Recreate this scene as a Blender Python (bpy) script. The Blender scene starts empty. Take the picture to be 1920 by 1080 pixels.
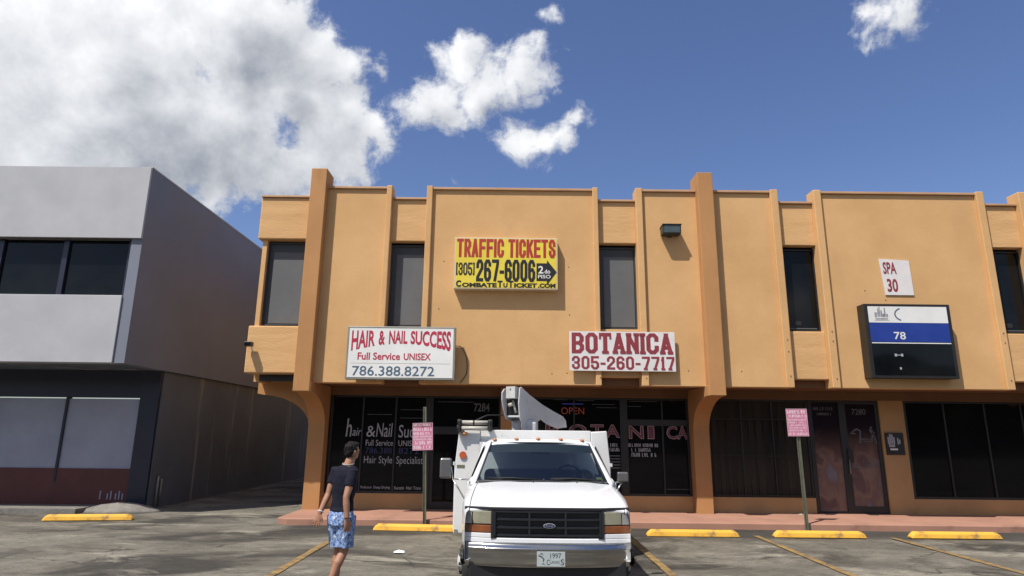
import bpy, bmesh, math, random
from mathutils import Vector, Matrix, noise as mnoise
R = math.radians
random.seed(7)
SC = bpy.context.scene
COL = SC.collection

# ------------------------------------------------------------------ camera
cam_data = bpy.data.cameras.new("camera")
cam = bpy.data.objects.new("camera", cam_data)
COL.objects.link(cam)
cam_data.sensor_width = 36.0
cam_data.lens = 36.0 * 1185.0 / 1920.0
cam_data.clip_start = 0.05
cam_data.clip_end = 3000.0
_p = math.atan(0.2325)
_F = Vector((0, math.cos(_p), math.sin(_p)))
_R0 = Vector((1, 0, 0)); _U0 = _R0.cross(_F)
_r = R(0.62)
_Rt = math.cos(_r) * _R0 + math.sin(_r) * _U0
_Up = -math.sin(_r) * _R0 + math.cos(_r) * _U0
_m = Matrix((( _Rt.x, _Up.x, -_F.x, 0.0), (_Rt.y, _Up.y, -_F.y, 0.0), (_Rt.z, _Up.z, -_F.z, 1.85), (0, 0, 0, 1)))
cam.matrix_world = _m
SC.camera = cam

# ------------------------------------------------------------------ sun, sky, exposure
SUN_DIR = Vector((0.42, 0.44, -1.0)).normalized()
sun_el = math.asin(-SUN_DIR.z)
sun_az = math.atan2(-SUN_DIR.x, -SUN_DIR.y)          # compass angle of the sun, clockwise from +Y
sd = bpy.data.lights.new("sun", 'SUN')
sd.energy = 4.6; sd.angle = R(0.5); sd.color = (1.0, 0.955, 0.89)
so = bpy.data.objects.new("sun", sd); COL.objects.link(so)
so.rotation_euler = SUN_DIR.to_track_quat('-Z', 'Y').to_euler()
so.location = (-20, -20, 50)
SC.view_settings.view_transform = 'Standard'
SC.view_settings.look = 'None'
SC.view_settings.gamma = 1.0
SC.view_settings.exposure = 0.36
SC.view_settings.use_curve_mapping = False
SC.cycles.max_bounces = 6
SC.cycles.transparent_max_bounces = 12

CLOUDS =  [(-0.4785, 0.7208, 0.5015, 0.0964, 1), (-0.404, 0.7466, 0.5286, 0.1001, 1), (-0.3488, 0.7684, 0.5366, 0.0697, 1), (-0.2885, 0.8035, 0.5207, 0.0517, 1), (-0.2567, 0.8214, 0.5093, 0.0402, 1), (-0.247, 0.8498, 0.4657, 0.0472, 1), (-0.2146, 0.8707, 0.4424, 0.0416, 1), (-0.313, 0.842, 0.4393, 0.0854, 1), (-0.3996, 0.8132, 0.4231, 0.1012, 1), (-0.4774, 0.7831, 0.3985, 0.0936, 1), (-0.2686, 0.8726, 0.4081, 0.0477, 1), (-0.2585, 0.8857, 0.3858, 0.0385, 0.9), (-0.296, 0.8826, 0.3652, 0.0398, 0.6), (-0.5407, 0.698, 0.4696, 0.1062, 1), (-0.5559, 0.7472, 0.3641, 0.1094, 1), (-0.6038, 0.6684, 0.4344, 0.1075, 1), (-0.6195, 0.7168, 0.32, 0.1041, 1), (-0.345, 0.863, 0.369, 0.0585, 0.6), (-0.4242, 0.8388, 0.3414, 0.0566, 0.6), (-0.4837, 0.8149, 0.3192, 0.0585, 0.8), (-0.5314, 0.7865, 0.3148, 0.0707, 0.9), (-0.1358, 0.8694, 0.4752, 0.0338, 1), (-0.1114, 0.8605, 0.497, 0.0401, 1), (-0.079, 0.8434, 0.5314, 0.0413, 1), (-0.0683, 0.8245, 0.5617, 0.0236, 1), (-0.0394, 0.8579, 0.5123, 0.0418, 1), (-0.0114, 0.8536, 0.5208, 0.0401, 1), (0.0163, 0.8442, 0.5358, 0.0334, 1), (0.0303, 0.8538, 0.5196, 0.0272, 1), (-0.092, 0.875, 0.4752, 0.0292, 1), (-0.0516, 0.8691, 0.492, 0.0291, 1), (-0.1409, 0.8613, 0.4883, 0.0176, 1), (0.0373, 0.8335, 0.5513, 0.0142, 1), (-0.1177, 0.8291, 0.5465, 0.0039, 1), (0.0332, 0.8655, 0.4998, 0.0145, 1), (-0.1545, 0.8527, 0.499, 0.0016, 0.8), (-0.0043, 0.8887, 0.4585, 0.018, 1), (0.014, 0.8975, 0.4409, 0.0296, 1), (0.0387, 0.8985, 0.4372, 0.0263, 1), (0.0629, 0.8916, 0.4484, 0.0196, 1), (0.073, 0.8949, 0.4403, 0.0098, 1), (0.0866, 0.879, 0.4688, 0.0097, 1), (0.0209, 0.9077, 0.4191, 0.0149, 1), (0.1156, 0.8785, 0.4636, 0.0049, 1), (0.0564, 0.8086, 0.5857, 0.0, 1), (0.0346, 0.8087, 0.5872, -0.0031, 1), (0.0648, 0.8313, 0.552, 0.0024, 1), (-0.1978, 0.8339, 0.5152, 0.0071, 1), (-0.1721, 0.8571, 0.4855, 0.0024, 1), (-0.117, 0.9006, 0.4186, 0.0, 1), (-0.137, 0.8932, 0.4282, -0.0024, 1), (-0.088, 0.9226, 0.3755, 0.0017, 1), (-0.0616, 0.9187, 0.3901, -0.0017, 1), (0.4675, 0.7045, 0.534, 0.0204, 1), (0.4592, 0.7282, 0.5088, 0.0083, 1), (0.4778, 0.7193, 0.5043, 0.0069, 1), (0.4869, 0.6948, 0.5293, 0.0202, 1)]
HOLES =  [(-0.3217, 0.8416, 0.4339, 0.0046, 1), (-0.3268, 0.8468, 0.4196, 0.0062, 1), (-0.4204, 0.7721, 0.4766, -0.0044, 1), (-0.0354, 0.8257, 0.563, 0.0047, 1), (-0.0338, 0.836, 0.5477, 0.004, 1), (-0.0195, 0.8432, 0.5373, 0.0024, 1), (-0.2119, 0.884, 0.4167, 0.0032, 1)]
GREYS =  [(-0.3351, 0.8031, 0.4928, 0.0679, 1), (-0.4793, 0.7915, 0.3791, 0.0868, 1), (-0.4047, 0.8426, 0.3554, 0.0837, 1), (-0.003, 0.8719, 0.4897, 0.0405, 1), (-0.0516, 0.8785, 0.4749, 0.0293, 1), (-0.2943, 0.8675, 0.4011, 0.0632, 1), (-0.3668, 0.8217, 0.4363, 0.0455, 1), (-0.469, 0.7101, 0.5251, 0.0342, 1)]
LIGHTS =  [(-0.3759, 0.7405, 0.5571, 0.0536, 1), (-0.4801, 0.7164, 0.5062, 0.0343, 1), (-0.2615, 0.7948, 0.5476, 0.0341, 1), (-0.2297, 0.8328, 0.5037, 0.0351, 1), (-0.4503, 0.751, 0.4829, 0.039, 1), (-0.4156, 0.7934, 0.4447, 0.0369, 1), (-0.395, 0.8248, 0.4045, 0.0302, 1), (-0.1156, 0.8647, 0.4887, 0.0402, 1), (-0.0906, 0.8354, 0.5421, 0.0316, 1), (0.0223, 0.899, 0.4373, 0.0329, 1), (-0.2705, 0.8568, 0.439, 0.0276, 1), (-0.2109, 0.8732, 0.4394, 0.0321, 1), (-0.3552, 0.8358, 0.4187, 0.023, 1)]


def mknode(nt, kind, **kw):
    n = nt.nodes.new(kind)
    for k, v in kw.items():
        setattr(n, k, v)
    return n

def math_node(nt, op, a, b=None, c=None, clamp=False):
    n = nt.nodes.new('ShaderNodeMath'); n.operation = op; n.use_clamp = clamp
    for i, v in enumerate((a, b, c)):
        if v is None: continue
        if isinstance(v, (int, float)): n.inputs[i].default_value = v
        else: nt.links.new(v, n.inputs[i])
    return n.outputs[0]

def blob_sum(nt, vec, L, soft=1.75):
    acc = None
    for (x, y, z, r, wt) in L:
        d = mknode(nt, 'ShaderNodeVectorMath', operation='DISTANCE')
        nt.links.new(vec, d.inputs[0]); d.inputs[1].default_value = (x, y, z)
        mr = mknode(nt, 'ShaderNodeMapRange', interpolation_type='SMOOTHSTEP')
        nt.links.new(d.outputs['Value'], mr.inputs['Value'])
        mr.inputs['From Min'].default_value = 0.0; mr.inputs['From Max'].default_value = soft * r
        mr.inputs['To Min'].default_value = wt; mr.inputs['To Max'].default_value = 0.0
        acc = mr.outputs[0] if acc is None else math_node(nt, 'ADD', acc, mr.outputs[0])
    return acc

def cloud_group():
    g = bpy.data.node_groups.new('cloud_density', 'ShaderNodeTree')
    g.interface.new_socket('Vector', in_out='INPUT', socket_type='NodeSocketVector')
    g.interface.new_socket('Density', in_out='OUTPUT', socket_type='NodeSocketFloat')
    gi = g.nodes.new('NodeGroupInput'); go = g.nodes.new('NodeGroupOutput')
    v = gi.outputs[0]
    # domain warp so that edges curl
    wn = mknode(g, 'ShaderNodeTexNoise'); wn.inputs['Scale'].default_value = 9.0; wn.inputs['Detail'].default_value = 4.0
    g.links.new(v, wn.inputs['Vector'])
    sub = mknode(g, 'ShaderNodeVectorMath', operation='SUBTRACT'); g.links.new(wn.outputs['Color'], sub.inputs[0]); sub.inputs[1].default_value = (.5, .5, .5)
    scl = mknode(g, 'ShaderNodeVectorMath', operation='SCALE'); g.links.new(sub.outputs[0], scl.inputs[0]); scl.inputs['Scale'].default_value = 0.055
    add = mknode(g, 'ShaderNodeVectorMath', operation='ADD'); g.links.new(v, add.inputs[0]); g.links.new(scl.outputs[0], add.inputs[1])
    w = add.outputs[0]
    def sdf(L):
        acc = None
        for (x, y, z, r, wt) in L:
            d = mknode(g, 'ShaderNodeVectorMath', operation='DISTANCE'); g.links.new(w, d.inputs[0]); d.inputs[1].default_value = (x, y, z)
            q = math_node(g, 'SUBTRACT', d.outputs['Value'], r)
            if wt != 1: q = math_node(g, 'ADD', q, (1 - wt) * .03)
            acc = q if acc is None else math_node(g, 'SMOOTH_MIN', acc, q, .010)
        return acc
    sd = sdf(CLOUDS)
    hd = sdf(HOLES)
    sd = math_node(g, 'MAXIMUM', sd, math_node(g, 'MULTIPLY', hd, -1.0))
    sd = math_node(g, 'MAXIMUM', sd, -.062)
    s = math_node(g, 'MULTIPLY_ADD', sd, -34.0, .26)
    # broad cumulus field over the rest of the sky
    n0 = mknode(g, 'ShaderNodeTexNoise'); n0.inputs['Scale'].default_value = 2.6; n0.inputs['Detail'].default_value = 3.0
    g.links.new(v, n0.inputs['Vector'])
    dt = mknode(g, 'ShaderNodeVectorMath', operation='DOT_PRODUCT'); g.links.new(v, dt.inputs[0]); dt.inputs[1].default_value = (0.02, .90, .44)
    out = mknode(g, 'ShaderNodeMapRange', interpolation_type='SMOOTHSTEP'); g.links.new(dt.outputs['Value'], out.inputs['Value'])
    out.inputs['From Min'].default_value = .60; out.inputs['From Max'].default_value = .76
    out.inputs['To Min'].default_value = 0.0; out.inputs['To Max'].default_value = 5.0
    bro = math_node(g, 'MULTIPLY_ADD', n0.outputs[0], 14.0, -8.0)
    bro = math_node(g, 'MINIMUM', math_node(g, 'SUBTRACT', bro, out.outputs[0]), 2.0)
    s = math_node(g, 'MAXIMUM', s, bro)
    n1 = mknode(g, 'ShaderNodeTexNoise'); n1.inputs['Scale'].default_value = 17.0; n1.inputs['Detail'].default_value = 12.0; n1.inputs['Roughness'].default_value = .62
    n1.inputs['Lacunarity'].default_value = 2.1
    g.links.new(w, n1.inputs['Vector'])
    nn = math_node(g, 'MULTIPLY_ADD', n1.outputs[0], 2.0, -1.0)
    s = math_node(g, 'ADD', s, math_node(g, 'MULTIPLY', nn, 1.9))
    g.links.new(s, go.inputs[0])
    return g

world = bpy.data.worlds.new("World"); SC.world = world; world.use_nodes = True
nt = world.node_tree; nt.nodes.clear()
world.cycles.sampling_method = 'MANUAL'; world.cycles.sample_map_resolution = 256
wo = mknode(nt, 'ShaderNodeOutputWorld'); bg = mknode(nt, 'ShaderNodeBackground')
SKY_S = 0.104
bg.inputs['Strength'].default_value = SKY_S
sky = mknode(nt, 'ShaderNodeTexSky', sky_type='NISHITA', sun_disc=False)
sky.sun_elevation = sun_el; sky.sun_rotation = sun_az
sky.air_density = 1.0; sky.dust_density = 1.3; sky.ozone_density = 3.2; sky.altitude = 0
hs = mknode(nt, 'ShaderNodeHueSaturation'); hs.inputs['Saturation'].default_value = 1.10; hs.inputs['Hue'].default_value = .512; nt.links.new(sky.outputs[0], hs.inputs['Color'])
tc = mknode(nt, 'ShaderNodeTexCoord')
nv = mknode(nt, 'ShaderNodeVectorMath', operation='NORMALIZE'); nt.links.new(tc.outputs['Generated'], nv.inputs[0])
cg = cloud_group()
g1 = mknode(nt, 'ShaderNodeGroup'); g1.node_tree = cg; nt.links.new(nv.outputs[0], g1.inputs[0])
off = mknode(nt, 'ShaderNodeVectorMath', operation='ADD'); nt.links.new(nv.outputs[0], off.inputs[0]); off.inputs[1].default_value = (-0.014, -0.01, 0.024)
g2 = mknode(nt, 'ShaderNodeGroup'); g2.node_tree = cg; nt.links.new(off.outputs[0], g2.inputs[0])
d1 = g1.outputs[0]; d2 = g2.outputs[0]
cover = mknode(nt, 'ShaderNodeMapRange', interpolation_type='SMOOTHSTEP'); nt.links.new(d1, cover.inputs['Value'])
cover.inputs['From Min'].default_value = -.15; cover.inputs['From Max'].default_value = .85
# light on the side of each billow that faces the sun, grey where the cloud is deep
rel = math_node(nt, 'SUBTRACT', d1, d2)
rel = math_node(nt, 'MULTIPLY', rel, 0.16)
gn = mknode(nt, 'ShaderNodeTexNoise'); gn.inputs['Scale'].default_value = 6.5; gn.inputs['Detail'].default_value = 5.0; gn.inputs['Roughness'].default_value = .5
nt.links.new(nv.outputs[0], gn.inputs['Vector'])
warp = mknode(nt, 'ShaderNodeVectorMath', operation='MULTIPLY_ADD'); nt.links.new(gn.outputs['Color'], warp.inputs[0]); warp.inputs[1].default_value = (.22, .22, .22)
nt.links.new(nv.outputs[0], warp.inputs[2])
wsh = mknode(nt, 'ShaderNodeVectorMath', operation='SUBTRACT'); nt.links.new(warp.outputs[0], wsh.inputs[0]); wsh.inputs[1].default_value = (.11, .11, .11)
gs = math_node(nt, 'MULTIPLY', math_node(nt, 'MINIMUM', blob_sum(nt, wsh.outputs[0], GREYS, 1.7), 1.0), 0.30)
ls = math_node(nt, 'MULTIPLY', math_node(nt, 'MINIMUM', blob_sum(nt, wsh.outputs[0], LIGHTS, 1.7), 1.0), 0.26)
gs = math_node(nt, 'SUBTRACT', gs, ls)
gr = math_node(nt, 'MULTIPLY_ADD', gn.outputs[0], -1.35, 1.27)
br = math_node(nt, 'ADD', math_node(nt, 'SUBTRACT', gr, gs), rel)
br = math_node(nt, 'MINIMUM', math_node(nt, 'MAXIMUM', br, 0.0), 1.04)
ccol = mknode(nt, 'ShaderNodeMix', data_type='RGBA'); nt.links.new(br, ccol.inputs[0])
CW = .98 / SKY_S
ccol.inputs[6].default_value = (.26 * CW, .285 * CW, .335 * CW, 1)
ccol.inputs[7].default_value = (.80 * CW, .81 * CW, .83 * CW, 1)
mx = mknode(nt, 'ShaderNodeMix', data_type='RGBA')
nt.links.new(cover.outputs[0], mx.inputs[0]); nt.links.new(hs.outputs[0], mx.inputs[6]); nt.links.new(ccol.outputs[2], mx.inputs[7])
nt.links.new(mx.outputs[2], bg.inputs['Color']); nt.links.new(bg.outputs[0], wo.inputs['Surface'])

# ------------------------------------------------------------------ materials
def mat(name, c, c2=None, rough=.6, metal=0.0, ns=3.0, nd=4.0, bump=0.0, bs=60.0, stretch=(1, 1, 1), spec=.5,
        stain=None, stain_scale=1.0, stain_stretch=(1, 1, 1), stain_lo=.5, stain_hi=.7, coat=0.0, emit=None, bstretch=None, bump2=0, bs2=3.0, fine=None):
    m = bpy.data.materials.new(name); m.use_nodes = True
    t = m.node_tree; b = t.nodes['Principled BSDF']
    b.inputs['Roughness'].default_value = rough; b.inputs['Metallic'].default_value = metal
    b.inputs['Specular IOR Level'].default_value = spec
    b.inputs['Coat Weight'].default_value = coat
    if coat: b.inputs['Coat Roughness'].default_value = .06
    co = mknode(t, 'ShaderNodeTexCoord').outputs['Object']
    def noise(scale, detail, st):
        mp = mknode(t, 'ShaderNodeMapping'); mp.inputs['Scale'].default_value = st; t.links.new(co, mp.inputs['Vector'])
        n = mknode(t, 'ShaderNodeTexNoise'); n.inputs['Scale'].default_value = scale; n.inputs['Detail'].default_value = detail
        n.inputs['Roughness'].default_value = .6
        t.links.new(mp.outputs[0], n.inputs['Vector']); return n.outputs[0]
    c2 = c2 or tuple(x * .86 for x in c)
    mixn = mknode(t, 'ShaderNodeMix', data_type='RGBA')
    mr = mknode(t, 'ShaderNodeMapRange'); t.links.new(noise(ns, nd, stretch), mr.inputs['Value'])
    mr.inputs['From Min'].default_value = .32; mr.inputs['From Max'].default_value = .68
    t.links.new(mr.outputs[0], mixn.inputs[0])
    mixn.inputs[6].default_value = (*c, 1); mixn.inputs[7].default_value = (*c2, 1)
    outc = mixn.outputs[2]
    if stain:
        s = mknode(t, 'ShaderNodeMapRange', interpolation_type='SMOOTHSTEP'); t.links.new(noise(stain_scale, 6, stain_stretch), s.inputs['Value'])
        s.inputs['From Min'].default_value = stain_lo; s.inputs['From Max'].default_value = stain_hi
        m2 = mknode(t, 'ShaderNodeMix', data_type='RGBA'); t.links.new(s.outputs[0], m2.inputs[0]); t.links.new(outc, m2.inputs[6]); m2.inputs[7].default_value = (*stain, 1)
        outc = m2.outputs[2]
    if fine:
        amt, sc = fine
        f = math_node(t, 'MULTIPLY_ADD', noise(sc, 2, (1, 1, 1)), amt * 2, 1 - amt)
        m3 = mknode(t, 'ShaderNodeVectorMath', operation='SCALE'); t.links.new(outc, m3.inputs[0]); t.links.new(f, m3.inputs['Scale'])
        outc = m3.outputs[0]
    t.links.new(outc, b.inputs['Base Color'])
    nrm = None
    for (st, sc, sr) in ((bump, bs, bstretch or (1, 1, 1)), (bump2, bs2, bstretch or (1, 1, 1))):
        if st:
            bp = mknode(t, 'ShaderNodeBump'); bp.inputs['Strength'].default_value = st; bp.inputs['Distance'].default_value = .5 / sc if sc > 20 else .03
            t.links.new(noise(sc, 4, sr), bp.inputs['Height'])
            if nrm: t.links.new(nrm, bp.inputs['Normal'])
            nrm = bp.outputs[0]
    if nrm: t.links.new(nrm, b.inputs['Normal'])
    if emit:
        b.inputs['Emission Color'].default_value = (*emit[0], 1); b.inputs['Emission Strength'].default_value = emit[1]
    return m

M = {}
M['wall'] = mat('stucco', (.625, .375, .17), (.55, .322, .14), rough=.85, ns=.9, bump=.25, bs=45, bump2=.25, bs2=1.6, spec=.2, fine=(.06, 30), stain=(.47, .285, .14), stain_scale=.8, stain_stretch=(2.2, 2.2, .40), stain_lo=.54, stain_hi=.92)
M['spandrel'] = mat('trowelled stucco', (.63, .38, .175), (.555, .328, .145), rough=.85, ns=1.2, stretch=(.6, .6, 4), bump=.2, bs=26, bstretch=(.5, .5, 1.6), bump2=.42, bs2=2.2, spec=.2)
M['pier'] = mat('pier paint', (.46, .235, .095), (.39, .195, .078), rough=.8, ns=.7, bump=.2, bs=40, spec=.2, fine=(.06, 30), stain=(.33, .17, .07), stain_scale=1.2, stain_stretch=(2, 2, .4), stain_lo=.56, stain_hi=.8)
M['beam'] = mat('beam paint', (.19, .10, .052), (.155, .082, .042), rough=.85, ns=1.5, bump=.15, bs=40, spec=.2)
M['kneewall'] = mat('knee wall paint', (.44, .265, .12), (.37, .215, .095), rough=.85, ns=1.4, bump=.2, bs=40, spec=.2, stain=(.22, .13, .07), stain_scale=1.3, stain_lo=.6, stain_hi=.8)
M['coping'] = mat('coping metal', (.50, .30, .16), (.42, .24, .12), rough=.55, ns=2.0, spec=.4)
M['walk'] = mat('terracotta paint', (.385, .205, .14), (.31, .165, .115), rough=.75, ns=1.1, bump=.15, bs=60, spec=.3, stain=(.20, .11, .08), stain_scale=1.4, stain_lo=.55, stain_hi=.8, fine=(.1, 50))
M['roof'] = mat('roof gravel', (.35, .33, .3), rough=.9, ns=5)
M['glass'] = mat('tinted glass', (.005, .005, .006), (.009, .009, .010), rough=.05, ns=.6, spec=.15)
M['frame'] = mat('dark aluminium', (.022, .020, .019), (.030, .028, .026), rough=.38, ns=2, spec=.4)
M['screen'] = mat('sun screen', (.125, .127, .127), (.10, .102, .102), rough=.6, ns=1.1, spec=.35)
M['screendark'] = mat('sun screen edge', (.055, .058, .060), rough=.5, ns=1, spec=.35)
M['blackglass'] = mat('black glass', (.004, .005, .006), (.009, .010, .011), rough=.05, ns=1, spec=.2)
M['bars'] = mat('window bar paint', (.005, .004, .004), rough=.5, ns=3)
M['purple'] = mat('curtained glass', (.022, .018, .016), (.048, .040, .031), rough=.08, ns=1.0, stretch=(5, 5, .25), spec=.2)
M['white'] = mat('sign white', (.74, .73, .69), (.67, .66, .62), rough=.45, ns=2.2, spec=.4)
M['signwhite2'] = mat('sign board white', (.72, .66, .62), (.62, .60, .58), rough=.5, ns=2.5, spec=.4)
M['yellow'] = mat('sign yellow', (.72, .58, .055), (.66, .50, .045), rough=.45, ns=1.5, spec=.4)
M['red'] = mat('sign red', (.42, .035, .02), (.34, .022, .016), rough=.45, ns=4)
M['crimson'] = mat('sign crimson', (.46, .03, .065), (.36, .022, .05), rough=.45, ns=4)
M['maroon'] = mat('sign maroon', (.27, .035, .045), (.21, .028, .034), rough=.5, ns=5)
M['black'] = mat('sign black', (.012, .011, .010), rough=.45, ns=4)
M['slate'] = mat('sign slate blue', (.055, .10, .15), (.09, .14, .19), rough=.45, ns=6)
M['cab_cream'] = mat('cabinet cream', (.62, .52, .36), (.55, .45, .30), rough=.45, ns=2)
M['cab_grey'] = mat('cabinet aluminium', (.30, .29, .24), (.22, .21, .18), rough=.45, metal=.3, ns=3)
M['cab_black'] = mat('cabinet black', (.020, .017, .015), (.014, .012, .011), rough=.4, ns=3)
M['blue'] = mat('panel blue', (.012, .035, .22), (.020, .045, .26), rough=.3, ns=3)
M['greyink'] = mat('grey print', (.18, .18, .19), (.34, .34, .35), rough=.5, ns=12)
M['vinyl'] = mat('white vinyl letters', (.40, .40, .41), (.30, .30, .31), rough=.5, ns=6)
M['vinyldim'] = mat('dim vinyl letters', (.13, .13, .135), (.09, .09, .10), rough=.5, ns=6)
M['vinylblue'] = mat('blue vinyl letters', (.02, .025, .10), rough=.5, ns=6)
M['vinylred'] = mat('dark red vinyl letters', (.13, .024, .032), (.15, .032, .040), rough=.4, ns=6)
M['pinkline'] = mat('pink outline vinyl', (.50, .33, .33), rough=.5, ns=6)
M['lampbody'] = mat('flood lamp bronze', (.030, .030, .028), (.05, .05, .045), rough=.5, ns=6)
M['lampglass'] = mat('flood lamp glass', (.07, .10, .11), (.10, .13, .14), rough=.12, ns=5, spec=.6)
M['cable'] = mat('cable rubber', (.03, .022, .016), rough=.6)
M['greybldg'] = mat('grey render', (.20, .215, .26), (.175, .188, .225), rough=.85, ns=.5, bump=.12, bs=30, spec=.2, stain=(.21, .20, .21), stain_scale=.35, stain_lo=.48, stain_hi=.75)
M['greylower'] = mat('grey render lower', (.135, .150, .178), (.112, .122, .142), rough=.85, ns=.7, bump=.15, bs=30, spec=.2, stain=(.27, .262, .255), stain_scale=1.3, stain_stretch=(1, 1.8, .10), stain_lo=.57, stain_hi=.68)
M['greyfascia'] = mat('fascia panel', (.44, .44, .445), (.39, .39, .395), rough=.6, ns=1.5, spec=.3)
M['navy'] = mat('navy tile', (.018, .018, .032), (.024, .023, .04), rough=.35, ns=2)
M['poster'] = mat('white window film', (.36, .36, .42), (.29, .29, .35), rough=.4, ns=.8)
M['redbase'] = mat('red brown base', (.12, .035, .028), (.09, .028, .022), rough=.7, ns=2)
M['stop'] = mat('wheel stop yellow', (.74, .42, .055), (.66, .35, .045), rough=.7, ns=4, bump=.3, bs=50, spec=.3, stain=(.30, .19, .07), stain_scale=4, stain_lo=.56, stain_hi=.72, fine=(.16, 60))
M['concrete'] = mat('rough concrete', (.22, .205, .18), (.15, .14, .125), rough=.9, ns=6, bump=.6, bs=25, spec=.2)
M['post'] = mat('galvanised post', (.23, .23, .17), (.16, .165, .115), rough=.45, metal=.5, ns=8)
M['pink'] = mat('faded pink sign', (.60, .21, .31), (.50, .13, .22), rough=.5, ns=18, nd=3)
M['pinkdark'] = mat('faded red band', (.30, .10, .14), (.24, .09, .12), rough=.5, ns=12)
M['pinkink'] = mat('pale sign print', (.74, .60, .63), (.66, .45, .50), rough=.5, ns=12)
M['litter'] = mat('paper scrap', (.75, .75, .74), rough=.7)
# vehicle
M['paint'] = mat('white paint', (.70, .71, .71), (.66, .67, .67), rough=.28, ns=1.2, spec=.5, coat=.5, stain=(.58, .57, .54), stain_scale=3, stain_lo=.6, stain_hi=.85)
M['bodywhite'] = mat('utility body white', (.66, .66, .64), (.60, .60, .58), rough=.42, ns=1.8, spec=.4, stain=(.42, .40, .36), stain_scale=3.2, stain_stretch=(1.6, 1.6, .5), stain_lo=.6, stain_hi=.85)
M['boom'] = mat('boom white', (.52, .52, .52), (.44, .44, .445), rough=.5, ns=3, spec=.3, stain=(.34, .31, .28), stain_scale=5, stain_lo=.6, stain_hi=.8)
M['chrome'] = mat('chrome', (.37, .37, .365), (.33, .33, .325), rough=.17, metal=1.0, ns=3, bump=.03, bs=8)
M['plastic'] = mat('black plastic', (.011, .011, .014), (.016, .016, .019), rough=.5, ns=4)
M['grille'] = mat('grille plastic', (.005, .006, .008), (.008, .009, .011), rough=.45, ns=4)
M['grillebar'] = mat('grille bar plastic', (.014, .015, .020), (.010, .011, .014), rough=.45, ns=4)
M['headlight'] = mat('clouded headlight', (.30, .29, .20), (.22, .21, .15), rough=.18, ns=7, spec=.6, coat=.5)
M['sidelamp'] = mat('clear corner lens', (.34, .34, .32), (.26, .26, .25), rough=.15, ns=7, coat=.5)
M['amber'] = mat('amber lens', (.25, .072, .018), (.13, .045, .016), rough=.2, ns=5, spec=.6, coat=.5)
M['amberlight'] = mat('amber marker lens', (.55, .26, .12), (.45, .17, .07), rough=.3, ns=20)
M['orange'] = mat('orange reflector', (.50, .10, .04), (.40, .08, .03), rough=.3, ns=10)
M['olive'] = mat('olive sticker', (.14, .14, .075), rough=.5)
M['cabinside'] = mat('cab interior', (.10, .105, .11), (.07, .073, .078), rough=.8, ns=3)
M['tyre'] = mat('tyre rubber', (.018, .018, .017), (.025, .024, .022), rough=.85, ns=8, bump=.3, bs=40)
M['rim'] = mat('painted rim', (.50, .50, .48), (.40, .39, .36), rough=.4, ns=6)
M['roller'] = mat('rack roller tube', (.45, .42, .35), (.33, .31, .27), rough=.5, ns=9)
M['rubber'] = mat('black rubber', (.012, .012, .012), rough=.6)
M['plate'] = mat('licence plate', (.42, .47, .46), (.36, .40, .40), rough=.4, ns=8)
M['mirror'] = mat('mirror shell', (.20, .20, .20), (.16, .16, .16), rough=.3, metal=.6, ns=5)
M['stainless'] = mat('stainless arm', (.55, .55, .54), rough=.25, metal=.9)
M['emblem'] = mat('emblem blue', (.012, .02, .07), rough=.2)
M['silver'] = mat('silver badge', (.6, .6, .62), rough=.25, metal=.6)
M['limestick'] = mat('green sticker', (.30, .36, .08), rough=.5)
# person
M['skin'] = mat('skin', (.34, .175, .105), (.29, .14, .085), rough=.55, ns=9, spec=.35)
M['shirt'] = mat('navy knit', (.006, .007, .015), (.010, .011, .020), rough=.85, ns=7, bump=.4, bs=9, spec=.2)
M['hair'] = mat('dark hair', (.006, .005, .0045), (.016, .013, .012), spec=.2, rough=.75, ns=40, bump=.8, bs=60)
M['collar'] = mat('collar trim', (.30, .28, .27), rough=.8)
M['sandal'] = mat('sandal brown', (.08, .045, .03), rough=.7)

def shorts_mat():
    m = bpy.data.materials.new('printed shorts'); m.use_nodes = True
    t = m.node_tree; b = t.nodes['Principled BSDF']; b.inputs['Roughness'].default_value = .85; b.inputs['Specular IOR Level'].default_value = .2
    co = mknode(t, 'ShaderNodeTexCoord').outputs['Object']
    n = mknode(t, 'ShaderNodeTexNoise'); n.inputs['Scale'].default_value = 17; n.inputs['Detail'].default_value = 3; n.inputs['Distortion'].default_value = 2.6
    t.links.new(co, n.inputs['Vector'])
    r = mknode(t, 'ShaderNodeValToRGB'); t.links.new(n.outputs[0], r.inputs[0])
    e = r.color_ramp.elements
    e[0].position = .38; e[0].color = (.055, .10, .24, 1)
    e[1].position = .70; e[1].color = (.58, .61, .67, 1)
    a = e.new(.47); a.color = (.14, .22, .42, 1)
    a = e.new(.54); a.color = (.30, .40, .60, 1)
    a = e.new(.60); a.color = (.20, .29, .48, 1)
    t.links.new(r.outputs[0], b.inputs['Base Color'])
    n2 = mknode(t, 'ShaderNodeTexNoise'); n2.inputs['Scale'].default_value = 10; t.links.new(co, n2.inputs['Vector'])
    bp = mknode(t, 'ShaderNodeBump'); bp.inputs['Strength'].default_value = .5; bp.inputs['Distance'].default_value = .03
    t.links.new(n2.outputs[0], bp.inputs['Height']); t.links.new(bp.outputs[0], b.inputs['Normal'])
    return m
M['shorts'] = shorts_mat()

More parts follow.
